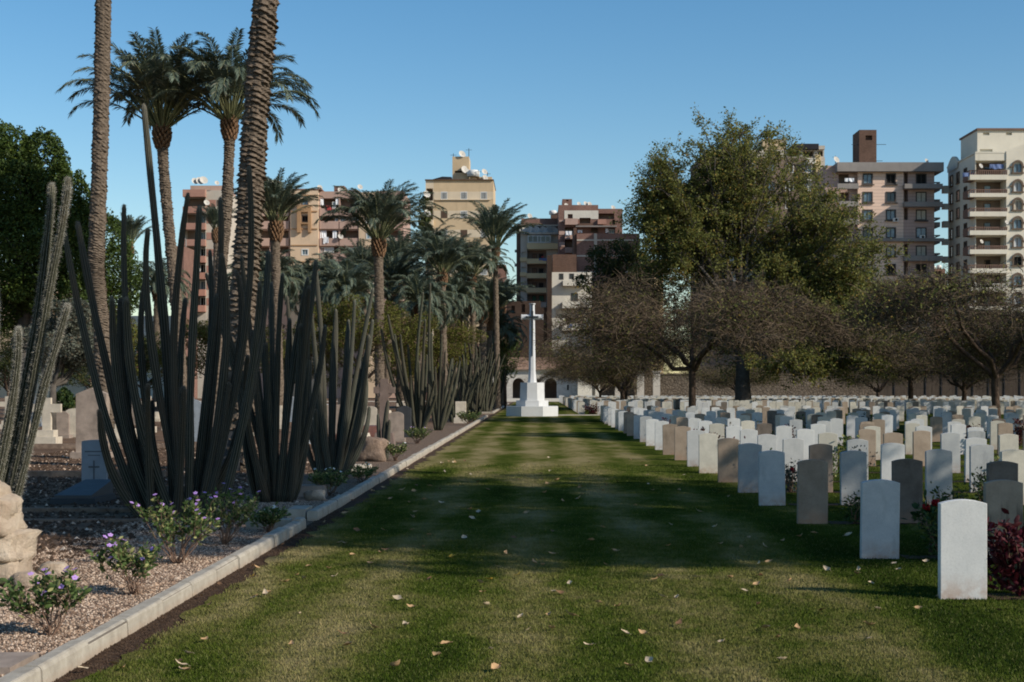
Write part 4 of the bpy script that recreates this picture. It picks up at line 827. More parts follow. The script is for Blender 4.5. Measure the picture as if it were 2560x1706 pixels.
grave('white square gravestone at the far left', 'block', 50, 45, .5, .95, 'creamstone', .3)
grave('pale grave cross seen between the leaning cactus stems', 'cross', 303, 52, .6, 1.35, 'creamstone', .4)
grave('small white cross seen behind the largest cactus', 'cross', 372, 55, .55, 1.4, 'creamstone', .4)
# celtic cross
t = thing('celtic_cross', 'brown celtic cross with a ring of four holes beside the pale cactus', 'grave', (X(961, 40), 40, 0)); m = MB()
zr = Z(976, 40); rr_ = .235
m.add([(-.14, -.09, .45), (.14, -.09, .45), (.11, -.07, zr + .32), (-.11, -.07, zr + .32), (-.14, .09, .45), (.14, .09, .45), (.11, .07, zr + .32), (-.11, .07, zr + .32)], [(0,1,2,3), (7,6,5,4), (0,3,7,4), (1,5,6,2), (3,2,6,7), (0,4,5,1)])
m.box(-.30, -.118, -.07, .07, zr - .09, zr + .09); m.box(.118, .30, -.07, .07, zr - .09, zr + .09); obj('cross', m, M['brownstone'], t)
m = MB(); a = np.linspace(0, 2 * math.pi, 33)[:-1]; k = 32; v = []
for (r_, y_) in ((rr_, -.055), (rr_ - .08, -.055), (rr_ - .08, .055), (rr_, .055)): v += [(r_ * math.cos(q_), y_, zr + r_ * math.sin(q_)) for q_ in a]
m.add(v, [((c_) * k + i, c_ * k + (i + 1) % k, ((c_ + 1) % 4) * k + (i + 1) % k, ((c_ + 1) % 4) * k + i) for c_ in range(4) for i in range(k)]); obj('ring', m, M['brownstone'], t)
m = MB(); m.frus(-.33, .33, -.3, .3, -.05, -.24, .24, -.2, .2, .46); obj('base', m, M['brownstone'], t)
def blob(m, c, s, seed, mat=0, n1=14, n2=9, amp=.22, flatb=True, smooth=True, po=.75):
    r = np.random.default_rng(seed); th = np.linspace(0, 2 * math.pi, n1, endpoint=False); ph = np.linspace(-math.pi / 2, math.pi / 2, n2); v = []
    k1, k2, k3 = r.uniform(0, 6, 3)
    for p_ in ph:
        for q_ in th:
            d = np.array([math.cos(p_) * math.cos(q_), math.cos(p_) * math.sin(q_), math.sin(p_)]); f_ = 1 + amp * (math.sin(3 * q_ + k1 + 2 * p_) * .5 + math.sin(5 * p_ + k2 + q_) * .4 + r.normal() * .22) * math.cos(p_)
            d = np.sign(d) * np.abs(d) ** po; v.append(np.array(c) + d * np.array(s) * f_)
    f = [(a_ * n1 + b_, a_ * n1 + (b_ + 1) % n1, (a_ + 1) * n1 + (b_ + 1) % n1, (a_ + 1) * n1 + b_) for a_ in range(n2 - 1) for b_ in range(n1)]; m.add(v, f, mat, smooth)
m = MB(); blob(m, (0, 0, .22), (.36, .3, .34), 5, amp=.3, n1=22, n2=14); o = obj('boulder', m, M['rock2'], loc=(X(930, 33.6), 33.6, 0)); tag(o, 'rough brown rock in front of the celtic cross', 'rock')
# cairn of cream rocks at the left edge
r = random.Random(4); xcn, ycn = X(0, 12.6), 12.6
lay = [(.30, .20, 0), (.34, .20, .20), (.27, .19, .40), (.29, .16, .56), (.19, .15, .70)]
cl = ['bottom cream rock of the pile at the left edge', 'second cream rock up in the pile at the left edge', 'third cream rock up in the pile at the left edge', 'fourth cream rock up in the pile at the left edge', 'topmost cream rock of the pile at the left edge']
for i, (w, h, z0) in enumerate(lay):
    m = MB(); blob(m, (0, 0, h * .62), (w, .27, h * .72), 40 + i, amp=.20, n1=26, n2=14, smooth=True, po=.5); o = obj('cairn_rock', m, M['rock'], loc=(xcn - .04 - .035 * i, ycn, z0)); tag(o, cl[i], 'rock', 'piled cream rocks')
for i, (dx_, dy_, s) in enumerate([(.33, -.25, .10), (-.18, -.5, .17), (.36, .35, .11)]):
    m = MB(); blob(m, (0, 0, s * .5), (s * 1.2, s, s * .75), 60 + i, amp=.2); o = obj('cairn_rock', m, M['rock'], loc=(xcn + dx_, ycn + dy_, 0)); tag(o, ['small cream rock beside the foot of the rock pile', 'rounded cream rock in front of the rock pile', 'small cream rock behind the rock pile'][i], 'rock', 'piled cream rocks')
m = MB(); m.box(-.55, .0, -.28, .22, -.02, .035); o = obj('paving_slab', m, M['oldstone'], loc=(-3.17, 8.85, 0)); tag(o, 'flat grey slab lying by the near end of the kerb', 'slab')
m = MB(); m.frus(-.42, .35, -.2, .2, -.02, -.38, .3, -.17, .17, .16); o = obj('stone_block', m, M['oldstone'], loc=(X(765, 22.8), 22.8, 0)); tag(o, 'low shaded stone block beside the second cactus clump', 'block')
m = MB(); blob(m, (0, 0, .05), (.16, .12, .1), 77, amp=.3); o = obj('loose_rock', m, M['rock'], loc=(X(790, 21.9), 21.9, 0)); tag(o, 'pale loose rock in shade beside the second kerb', 'rock')
m = MB(); m.frus(-.28, .25, -.2, .2, -.02, -.24, .22, -.16, .16, .13); o = obj('stone_block', m, M['creamstone'], loc=(X(900, 29.5), 29.5, 0)); tag(o, 'pale low block on gravel before the brown rock', 'block')
grave('white grave plinth between the cactus clumps', 'block', 1152, 70, .5, 1.05, 'creamstone', .25)
grave('dark chest tomb behind the largest cactus', 'block', 566, 30, .55, .9, 'slate', .25)
grave('pale sunlit ledger grave left of the celtic cross', 'ledger', 885, 42, .9, .8, 'creamstone', .25, 'ledger_stone')
grave('red granite ledger grave left of the celtic cross', 'ledger', 905, 49, 1.6, .7, 'redgranite', .3, 'ledger_stone')
grave('cream arched gravestone left of the celtic cross', 'arch', 925, 56, .55, 1.0, 'creamstone', .2)
grave('tan arched gravestone right behind the celtic cross', 'arch', 990, 46, .5, .95, 'oldstone', .2)
grave('dark narrow gravestone behind the celtic cross', 'gable', 1010, 50, .5, 1.1, 'slate', .2)
kinds = ['cross', 'arch', 'gable', 'block', 'ledger']; mats_ = ['creamstone', 'oldstone', 'marble', 'greystone']; r = random.Random(15); kn = {'cross': 'cross grave', 'arch': 'arched gravestone', 'gable': 'gabled gravestone', 'block': 'square tomb', 'ledger': 'flat ledger grave'}; mn = {'creamstone': 'cream', 'oldstone': 'weathered brown', 'marble': 'white', 'greystone': 'grey'}
GP = [(430, 58), (470, 66), (530, 60), (600, 64), (640, 52), (700, 60), (745, 72), (800, 62), (835, 54), (870, 66), (20, 60), (85, 64), (210, 62), (340, 66), (390, 74), (575, 75), (660, 78), (720, 84), (860, 80), (960, 84), (1005, 76), (480, 46), (770, 44), (550, 48), (310, 46)]
seen = {}
for i, (u, Y) in enumerate(GP):
    kd = kinds[i % 5]; mt_ = mats_[(i * 3 + i // 5) % 4]; where = 'far left, behind the leaning cactus' if u < 100 else 'behind the slim palm trunk' if u < 300 else 'behind the largest cactus clump' if u < 600 else 'behind the second cactus clump' if u < 760 else 'behind the third cactus clump' if u < 900 else 'behind the celtic cross'
    dist = 'nearest row' if Y < 50 else 'middle distance' if Y < 63 else 'farther back' if Y < 75 else 'farthest back'
    lab = '%s %s %s, %s' % (mn[mt_], kn[kd], where, dist)
    grave(lab, kd, u, Y, r.uniform(.5, .85), r.uniform(.85, 1.4) if kd != 'ledger' else .8, mt_, r.uniform(.2, .4), 'ledger_stone' if kd == 'ledger' else 'gravestone')

# ---------------------------------------------------------------- fallen leaves
def leaf_mesh(i, var):
    r = np.random.default_rng(500 + var); m = MB(); n_ = 8; L_, W_ = .082, .048; v = []
    cu = r.uniform(.2, 1.0); fold = r.uniform(.1, .9); tw = r.uniform(-.8, .8)
    for k in range(n_):
        t = k / (n_ - 1); w = W_ * (math.sin(math.pi * t ** .75) ** .9 + .03) * (1 + r.normal() * .08); x = (t - .5) * L_; z = .008 + .022 * cu * (2 * t - .8) ** 2
        for s in (-1, -.5, 0, .5, 1): v.append((x, s * w * .5, z + abs(s) ** 1.5 * w * .4 * fold + s * w * .5 * tw * (t - .3) + r.normal() * .0016))
    f = [(k * 5 + j, (k + 1) * 5 + j, (k + 1) * 5 + j + 1, k * 5 + j + 1) for k in range(n_ - 1) for j in range(4)]; m.add(v, f, 0, True)
    m.tube([(-L_ * .5, 0, .02), (-L_ * .72, .004, .016)], .0012, 3)
    return m.mesh('fallen_leaf', M['dryleaf'][i])
LM = [[leaf_mesh(i, v_ + i * 10) for v_ in range(3)] for i in range(4)]; LN = ['cream', 'tan', 'dark brown', 'yellow']
LP = [(415, 1548, 0), (414, 1538, 0), (802, 1490, 1), (690, 1418, 0), (933, 1445, 0), (913, 1380, 0), (1119, 1397, 0), (1128, 1500, 0), (1213, 1455, 0), (1198, 1425, 0), (1353, 1492, 0), (1261, 1420, 1), (1435, 1462, 0), (1478, 1463, 1), (1493, 1525, 0), (1800, 1525, 0), (1660, 1483, 0), (2000, 1474, 0), (1110, 1367, 1), (1125, 1338, 3), (1103, 1345, 1), (1272, 1366, 0), (1285, 1368, 2), (1310, 1345, 0), (1195, 1325, 3), (1245, 1303, 1), (1145, 1308, 0), (857, 1292, 2), (933, 1305, 2), (790, 1253, 0), (780, 1252, 0), (1415, 1272, 1), (1505, 1338, 1), (1520, 1378, 0), (1555, 1382, 0), (1600, 1332, 0), (1680, 1332, 1), (1745, 1300, 0), (1748, 1329, 2), (1720, 1240, 1), (1745, 1395, 2), (1710, 1363, 0), (2018, 1407, 0), (1998, 1444, 1), (2055, 1300, 0), (2065, 1315, 0), (2125, 1296, 0), (2215, 1396, 0), (2292, 1408, 2), (1970, 1325, 1), (2000, 1345, 0), (1888, 1410, 2), (985, 1235, 1), (1065, 1240, 0), (580, 1330, 3), (610, 1372, 0), (582, 1380, 0), (697, 1335, 0), (757, 1312, 1), (465, 1375, 1), (2160, 1375, 1), (1830, 1450, 1), (1100, 1180, 0), (1210, 1182, 1), (1330, 1150, 0), (1460, 1165, 1), (1540, 1210, 0), (1605, 1180, 0), (1385, 1216, 1), (880, 1222, 1), (1265, 1085, 0), (1345, 1092, 0), (1420, 1110, 1), (1500, 1130, 0), (1590, 1100, 0), (1085, 1195, 0), (1655, 1255, 1), (1270, 1225, 2), (1390, 1302, 1), (1645, 1215, 0), (1180, 1240, 2), (955, 1180, 1), (1015, 1160, 0), (1120, 1128, 1), (1160, 1275, 1), (1040, 1285, 3), (990, 1335, 2), (430, 1510, 0), (1755, 1260, 0), (1870, 1230, 1), (1790, 1472, 1), (1560, 1440, 2), (640, 1300, 0), (1950, 1235, 0), (1420, 1400, 1)]
rl = random.Random(77)
for _ in range(110):
    Yl = 8.5 + 26 * rl.random() ** 1.3; xl = rl.uniform(-2.7, min(3.2, .33 * Yl)) if rl.random() < .75 else rl.uniform(-2.8, -1.6); LP.append(((1340 + F * xl / Yl) / k_, (970 + EYE * F / Yl) / k_, rl.choice([0, 1, 1, 1, 2])))
for i, (du, dv, kd) in enumerate(LP):
    y = gy(dv * k_); x = X(du * k_, y); rr2 = random.Random(700 + i); o = bpy.data.objects.new('fallen_leaf', LM[kd][i % 3]); COL.objects.link(o); s = rr2.uniform(.7, 1.15) * (1.0 if dv > 1250 else 1.15)
    o.location = (x, y, .016); o.rotation_euler = (R(rr2.uniform(-35, 35)), R(rr2.uniform(-20, 20)), rr2.uniform(0, 6.28)); o.scale = (s, s, s)
    tag(o, '%s dry leaf fallen on the mown lawn' % LN[kd], 'fallen leaf', '%s fallen leaves on the lawn' % LN[kd])

# ---------------------------------------------------------------- buildings
def wallmat(name, c, var=.1, bands=None, brick=None, rough=.9):
    n = NT(name); f = n.noise(.35, 5, .65); col = n.ramp(f, [(.3, hsv(c, 1 - var)), (.7, hsv(c, 1 + var))])
    st = n.noise(1.2, 4, .7, stretch=(1, 1, .15)); col = n.mix(n.mr(st, .55, .8, 0, .4), col, hsv(c, .55))
    p = n.sep(n.geo().outputs['Position'])
    if bands:
        w = n.math('FRACT', n.math('MULTIPLY', p[2], 1 / bands)); col = n.mix(n.math('LESS_THAN', w, .16), col, hsv(c, .72))
    if brick:
        b = n.n('ShaderNodeTexBrick'); b.inputs['Scale'].default_value = brick; b.inputs['Color1'].default_value = (1, 1, 1, 1); b.inputs['Color2'].default_value = (.7, .7, .7, 1); b.inputs['Mortar'].default_value = (.9, .9, .88, 1)
        cv = n.n('ShaderNodeCombineXYZ'); n.l(n.math('ADD', p[0], p[1]), cv.inputs[0]); n.l(p[2], cv.inputs[1]); n.l(cv.outputs[0], b.inputs['Vector'])
        col = n.mix(.8, col, b.outputs['Color'], 'MULTIPLY')
    n.col(col); return n.done(rough, .15)
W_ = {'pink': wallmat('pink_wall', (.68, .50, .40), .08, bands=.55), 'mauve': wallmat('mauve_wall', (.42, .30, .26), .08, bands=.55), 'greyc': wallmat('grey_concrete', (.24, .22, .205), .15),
      'cream': wallmat('cream_wall', (.61, .57, .475), .07), 'balus': wallmat('brown_balustrade', (.18, .115, .09), .15), 'tan': wallmat('tan_render', (.50, .385, .25), .1), 'tanpale': wallmat('pale_tan_render', (.56, .47, .35), .1),
      'rose': wallmat('rose_render', (.41, .285, .235), .1), 'beige': wallmat('beige_render', (.58, .44, .31), .1), 'ochre': wallmat('ochre_trim', (.36, .22, .12), .1), 'orange': wallmat('orange_render', (.35, .195, .15), .15), 'greyw': wallmat('grey_render', (.44, .40, .34), .12),
      'brick': wallmat('red_brick', (.22, .13, .105), .2, brick=1.6), 'dbrick': wallmat('dark_brick', (.13, .08, .06), .2, brick=1.6), 'yellow': wallmat('yellow_render', (.58, .45, .26), .1), 'white': wallmat('off_white_render', (.58, .55, .48), .08), 'stonew': wallmat('dressed_stone', (.50, .47, .42), .1, brick=1.2),
      'inside': wallmat('shaded_room_wall', (.20, .15, .12), .2), 'black': plain('dark_sheet', (.02, .02, .025), .2, 2), 'shadebrick': wallmat('shade_darkened_brick', (.055, .038, .03), .2, brick=1.6), 'teal': wallmat('teal_render', (.16, .24, .24), .15)}  # darkest brick has the shade of neighbouring blocks painted into its colour
n = NT('rubble_wall_stone'); vo = n.n('ShaderNodeTexVoronoi', feature='DISTANCE_TO_EDGE'); vo.inputs['Scale'].default_value = 2.6; n.l(n.geo().outputs['Position'], vo.inputs['Vector'])
c = n.ramp(n.noise(1.5, 4, .7), [(.3, (.09, .072, .054)), (.7, (.18, .145, .11))]); n.col(n.mix(n.mr(vo.outputs['Distance'], 0, .10, 1, 0), c, (.09, .07, .05))); n.bump(n.mr(vo.outputs['Distance'], 0, .15), 1, .06); W_['rubble'] = n.done(.95, .1)
n = NT('dark_board'); p = n.sep(n.geo().outputs['Position']); n.col(n.ramp(n.noise(2, 4, .6, stretch=(3, 1, .2)), [(.3, (.05, .038, .03)), (.7, (.085, .065, .05))])); W_['board'] = n.done(.9, .1)
def glassmat(name, c, rough=.12): n = NT(name); n.col(n.ramp(n.noise(.9, 3), [(.35, hsv(c, .6)), (.65, c)])); return n.done(rough, .6)
G_ = {'dark': glassmat('dark_glass', (.03, .035, .04)), 'blue': glassmat('sky_glass', (.16, .24, .30), .2), 'pale': plain('pale_shutter', (.50, .52, .52), .1, 4), 'brown': plain('brown_shutter', (.20, .11, .07), .2, 4), 'open': plain('dark_opening', (.012, .011, .010), .2, 3), 'curtain': plain('cream_curtain', (.42, .38, .31), .2, 5), 'green': plain('green_shutter', (.05, .16, .10), .2, 4)}
FR = {'dark': plain('dark_window_frame', (.07, .06, .055), .1, 3), 'white': plain('white_window_frame', (.62, .62, .6), .1, 3), 'brown': plain('brown_window_frame', (.13, .095, .07), .1, 3)}
M['dish'] = plain('pale_dish', (.46, .44, .40), .08, 2); M['tank'] = plain('white_water_tank', (.66, .66, .64), .05, 2); M['ac'] = plain('air_conditioner_casing', (.58, .57, .54), .08, 4)
CL = [plain('white_laundry', (.7, .72, .75), .1, 4), plain('blue_laundry', (.12, .17, .32), .2, 4), plain('red_laundry', (.4, .06, .06), .2, 4)]

class Bld:
    def __init__(s, label, Y, zf=1.0, ox=0.0, oy=0.0, group=None, u=1340, name='apartment_building', cat='building'):
        s.Y = Y; s.zf = zf; s.ox = ox; s.oy = oy; s.t = thing(name, label, cat, (X(u, Y), Y, 0), group); s.o = np.array([X(u, Y), Y, 0.0]); s.rnd = random.Random(hash(label) % 1000 if False else len(label))
    def x(s, a, Y=None): return X(s.ox + a / s.zf, s.Y) - s.o[0]
    def z(s, b): return Z(s.oy + b / s.zf, s.Y)
    def part(s, name, m, mats, parent=None, label=None):
        o = obj(name, m, mats, parent or s.t)
        if label: o['label'] = label
        return o
    def wall(s, a0, b0, a1, b1, mat, depth=14, holes=(), y=0.0, name='wall', roof=True, zb=None):
        """front wall with real openings; holes (a0,b0,a1,b1,depth)"""
        x0, x1, z1 = s.x(a0), s.x(a1), s.z(b0); z0 = s.z(b1) if b1 is not None else -.5
        H = [(s.x(h[0]), s.x(h[2]), s.z(h[3]), s.z(h[1]), h[4]) for h in holes]; H = [h for h in H if h[0] >= x0 - .01 and h[1] <= x1 + .01 and h[3] <= z1 + .01 and h[2] >= z0 - .01]
        xs = sorted({x0, x1, *[h[0] for h in H], *[h[1] for h in H]}); zs = sorted({z0, z1, *[h[2] for h in H], *[h[3] for h in H]}); m = MB()
        for i in range(len(xs) - 1):
            for k in range(len(zs) - 1):
                cx, cz = (xs[i] + xs[i + 1]) / 2, (zs[k] + zs[k + 1]) / 2
                if any(h[0] < cx < h[1] and h[2] < cz < h[3] for h in H): continue
                m.quad((xs[i], y, zs[k]), (xs[i + 1], y, zs[k]), (xs[i + 1], y, zs[k + 1]), (xs[i], y, zs[k + 1]))
        for (a, b, c, d, dp) in H:
            m.quad((a, y, c), (a, y + dp, c), (a, y + dp, d), (a, y, d)); m.quad((b, y, c), (b, y, d), (b, y + dp, d), (b, y + dp, c)); m.quad((a, y, d), (a, y + dp, d), (b, y + dp, d), (b, y, d)); m.quad((a, y, c), (b, y, c), (b, y + dp, c), (a, y + dp, c))
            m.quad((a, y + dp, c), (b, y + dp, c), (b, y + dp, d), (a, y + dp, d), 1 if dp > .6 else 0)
        m.quad((x0, y, z0), (x0, y, z1), (x0, y + depth, z1), (x0, y + depth, z0)); m.quad((x1, y, z0), (x1, y + depth, z0), (x1, y + depth, z1), (x1, y, z1)); m.quad((x0, y + depth, z0), (x0, y + depth, z1), (x1, y + depth, z1), (x1, y + depth, z0)); m.quad((x0, y, z1), (x1, y, z1), (x1, y + depth, z1), (x0, y + depth, z1))
        s.part(name, m, [W_[mat], W_['inside']])
    def win(s, a0, b0, a1, b1, pane='blue', frame='dark', y=.18, fw=.12, mull=1, sill=False, proud=.05, nm='window'):
        x0, x1, z0, z1 = s.x(a0), s.x(a1), s.z(b1), s.z(b0); m = MB(); ya, yb = -proud, y
        m.box(x0 - .02, x0 + fw, ya, yb, z0 - .02, z1 + .02); m.box(x1 - fw, x1 + .02, ya, yb, z0 - .02, z1 + .02); m.box(x0 + fw, x1 - fw, ya + .002, yb, z1 - fw, z1 + .02); m.box(x0 + fw, x1 - fw, ya + .002, yb, z0 - .02, z0 + fw)
        for k in range(mull): xm = x0 + (x1 - x0) * (k + 1) / (mull + 1); m.box(xm - .035, xm + .035, y - .10, y - .03, z0 + fw, z1 - fw)
        if sill: m.box(x0 - .25, x1 + .25, -.28, -proud - .003, z0 - .2, z0 - .03)
        w = s.part(nm, m, FR[frame]); p = MB(); k = mull + 1
        p.quad((x0 + fw, y - .02, z0 + fw), (x1 - fw, y - .02, z0 + fw), (x1 - fw, y - .02, z1 - fw), (x0 + fw, y - .02, z1 - fw)); s.part('pane', p, G_[pane], w)
        return w
    def slab(s, a0, b0, a1, b1, y0, y1, mat, name='balcony', label=None, m=None):
        m = m or MB(); m.box(s.x(a0), s.x(a1), y0, y1, s.z(b1), s.z(b0)); return s.part(name, m, W_[mat], label=label)
    def balcony(s, a0, b0, a1, b1, mat, proj=1.1, bal=None, balb=None):
        """parapet front from b0 (top) to b1 (floor)"""
        x0, x1, z1, z0 = s.x(a0), s.x(a1), s.z(b0), s.z(b1); m = MB(); th = .12
        if bal:
            zm = s.z(balb); m.box(x0, x1, -proj, -.003, z0, zm); o = s.part('balcony', m, W_[mat]); r_ = MB(); r_.box(x0, x1, -proj, -proj + .18, z1 - .12, z1); k = int((x1 - x0) / .32)
            for i in range(k + 1): xx_ = x0 + (x1 - x0 - .14) * i / k; r_.box(xx_, xx_ + .14, -proj + .02, -proj + .14, zm, z1 - .12)
            r_.box(x0, x0 + .16, -proj + .18, -.01, z1 - .12, z1); s.part('balustrade', r_, W_[bal], o)
        else:
            m.box(x0, x1, -proj, -proj + th, z0, z1); m.box(x0, x0 + th, -proj + th, -.003, z0, z1); m.box(x1 - th, x1, -proj + th, -.003, z0, z1); m.box(x0 + th, x1 - th, -proj + th, -.003, z0 - .001, z0 + .15); s.part('balcony', m, W_[mat])
    def dish(s, a, b, r_=.55, y=-.4, parent=None):
        m = MB(); x_, z_ = s.x(a), s.z(b); k = 14; v = [(0, .14, 0)] + [(.55 * r_ * math.cos(i * 6.283 / k), 0, .55 * r_ * math.sin(i * 6.283 / k)) for i in range(k)] + [(r_ * math.cos(i * 6.283 / k), -.16 * r_, r_ * math.sin(i * 6.283 / k)) for i in range(k)]
        r_ *= .52; v = [((Matrix.Rotation(-.5, 3, 'X') @ Matrix.Rotation(.5, 3, 'Z')) @ Vector(q_)) + Vector((x_, y, z_)) for q_ in v]
        m.add([tuple(q_) for q_ in v], [(0, 1 + i, 1 + (i + 1) % k, 0)[:3] for i in range(k)]); m.Fs.append((np.array([(1 + i, 1 + k + i, 1 + k + (i + 1) % k, 1 + (i + 1) % k) for i in range(k)]) + m.n - len(v), 0, False)); m.box(x_ - .05, x_ + .05, y + .1, y + .2, z_ - r_ * 1.3, z_); s.part('satellite_dish', m, M['dish'])
    def ac(s, a, b):
        m = MB(); x_, z_ = s.x(a), s.z(b); m.box(x_ - .45, x_ + .45, -.5, -.05, z_ - .3, z_ + .3); o = s.part('air_conditioner', m, M['ac']); f = MB(); k = np.arange(12) * 6.283 / 12; f.add([(x_ + .08 + .22 * math.cos(q_), -.505, z_ + .22 * math.sin(q_)) for q_ in k], [tuple(range(12))]); s.part('fan', f, G_['open'], o)
    def tank(s, a, b0, b1, w=1.0):
        m = MB(); x_ = s.x(a); z0, z1 = s.z(b1), s.z(b0); m.tube([(x_, 2, z0), (x_, 2, z1 - .2), (x_, 2, z1)], [w / 2, w / 2, w / 2.6], 14); s.part('water_tank', m, M['tank'])
    def cloth(s, a0, b0, a1, b1, i=0, y=-1.25):
        m = MB(); x0, x1 = s.x(a0), s.x(a1); k = 6; r = random.Random(int(a0)); v = []
        for q_ in range(k + 1): xx_ = x0 + (x1 - x0) * q_ / k; v += [(xx_, y + r.uniform(-.06, .06), s.z(b0)), (xx_, y + r.uniform(-.1, .1), s.z(b1) + r.uniform(0, .25))]
        m.add(v, [(2 * q_, 2 * q_ + 1, 2 * q_ + 3, 2 * q_ + 2) for q_ in range(k)]); s.part('laundry', m, CL[i])
    def pole(s, a, b0, b1, y=1.0, r_=.05): m = MB(); m.tube([(s.x(a), y, s.z(b1)), (s.x(a), y, s.z(b0))], r_, 5); m.box(s.x(a) - .5, s.x(a) + .5, y - .02, y + .02, s.z(b0) - .3, s.z(b0) - .25); s.part('antenna', m, W_['black'])

# pink block with grey parapet
b = Bld('pink flats with grey concrete parapet, grey balconies and a tall brick stair tower', 237, 2.851, 1950, 280, u=2215)
rows = [440, 570, 697, 824, 954, 1084, 1214, 1344, 1472, 1600]; hA = 76; holes = []; PT = {}
for r_i, y_ in enumerate(rows):
    for ci, (xa, xb) in enumerate(((590, 660), (755, 825))): holes.append((xa, y_, xb, y_ + hA, .25)); PT[(r_i, ci)] = 1
hC = [(970, y_, 1045, y_ + hA, .25) for y_ in rows]
strip = [(886, 432, 914, 518, 1.2), (886, 556, 914, 646, 1.2), (886, 684, 914, 770, 1.2), (886, 940, 914, 1028, 1.2), (886, 1068, 914, 1158, 1.2), (886, 1194, 914, 1285, 1.2)]
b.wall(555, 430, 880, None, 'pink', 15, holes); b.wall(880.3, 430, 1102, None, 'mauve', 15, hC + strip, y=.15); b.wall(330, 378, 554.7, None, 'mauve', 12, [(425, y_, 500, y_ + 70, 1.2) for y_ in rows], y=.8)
pr = random.Random(3)
for r_i, y_ in enumerate(rows):
    for xa, xb, yy in ((590, 660, 0), (755, 825, 0), (970, 1045, .15)):
        op = (r_i in (0, 5) and xa > 700) or (r_i == 4 and xa == 9)
        w = b.win(xa, y_, xb, y_ + hA, 'open' if op else pr.choice(['blue', 'blue', 'dark', 'curtain']), 'dark', sill=True, fw=.16, proud=.10 if not yy else -.08)
for (ya, yb) in ((520, 553), (648, 682), (1030, 1066)): b.balcony(875, ya, 1145, yb, 'greyc', 1.3)
b.slab(878, 1160, 1100, 1190, -.5, .14, 'mauve', 'sill_band')
b.slab(330, 904, 1160, 926, -.9, -.003, 'greyc', 'ledge'); b.slab(555, 1424, 1105, 1440, -.6, -.003, 'greyc', 'ledge'); b.slab(400, 366, 1156, 430, -1.0, 14, 'greyc', 'parapet')
for ya, yb in ((515, 552), (640, 678), (768, 806), (1030, 1066), (1160, 1196)): b.balcony(405, ya, 554, yb, 'greyc', .7)
for ya, yb in ((490, 552), (615, 690), (745, 812), (870, 930), (1000, 1066)):
    m = MB(); x0, x1 = b.x(1103), b.x(1160); m.box(x0, x1, 1.5, 5, b.z(yb), b.z((ya + yb) / 2)); m.box(x0, x1, 1.5, 1.6, b.z((ya + yb) / 2) + .5, b.z(ya)); m.box(x1 - .1, x1, 1.6, 5, b.z((ya + yb) / 2) + .5, b.z(ya)); b.part('balcony', m, W_['greyc'])
b.wall(594, 105, 719, 366, 'dbrick', 5, [(640, 146, 688, 180, .6)], y=3, name='stair_tower'); b.slab(592, 103, 721, 190, 2.9, 2.99, 'brick', 'tower_cladding') if False else None
b.ac(820, 772); b.ac(1010, 894); b.ac(960, 1376); b.dish(398, 345, .6); b.cloth(455, 478, 520, 505, 0, -.8); b.pole(404, 305, 366); b.dish(1040, 352, .4); b.cloth(960, 1355, 985, 1390, 0, -.4)
m = MB(); m.box(b.x(540), b.x(790), 3.2, 3.28, b.z(211), b.z(208)); m.box(b.x(550), b.x(765), 3.2, 3.28, b.z(329), b.z(326)); b.part('scaffold_pole', m, W_['black'])

# cream block with balustrades
b = Bld('cream flats with rounded gables and brown balustraded balconies at the right edge', 227, 2.851, 1950, 280, u=2480)
brow = [(355, 422, 455, 490), (490, 558, 585, 612), (620, 690, 716, 750), (756, 825, 850, 882), (888, 958, 985, 1017), (1022, 1093, 1120, 1152), (1158, 1228, 1255, 1283), (1290, 1360, 1388, 1415), (1422, 1492, 1520, 1548)]
b.wall(1392, 290, 1604, None, 'cream', 15, [(1397, r0, 1600, r2, 2.0) for r0, r1, r2, r3 in brow]); wrow = [375, 510, 640, 772, 903, 1035, 1175, 1310, 1440]
b.wall(1604.3, 285, 1900, None, 'cream', 16, [(1655, y_, 1712, y_ + 62, .25) for y_ in wrow], y=-.6)
for i, (r0, r1, r2, r3) in enumerate(brow):
    b.balcony(1340, r1, 1606, r3, 'cream', 1.0, 'balus' if i != 6 else 'white', r2); k = ['dark', 'blue', 'blue', 'dark', 'blue', 'open', 'dark', 'blue', 'dark'][i]
    m = MB(); x0, x1 = b.x(1480), b.x(1530) ; z0, z1 = b.z(r2) + .02, b.z(r0 + 22); m.box(x0, x0 + .1, 1.9, 1.99, z0, z1); m.box(x1 - .1, x1, 1.9, 1.99, z0, z1); m.box(x0 + .1, x1 - .1, 1.9, 1.99, z1 - .1, z1); w = b.part('window', m, FR['brown']); p = MB(); p.quad((x0 + .1, 1.95, z0), (x1 - .1, 1.95, z0), (x1 - .1, 1.95, z1 - .1), (x0 + .1, 1.95, z1 - .1)); b.part('pane', p, G_[k], w)
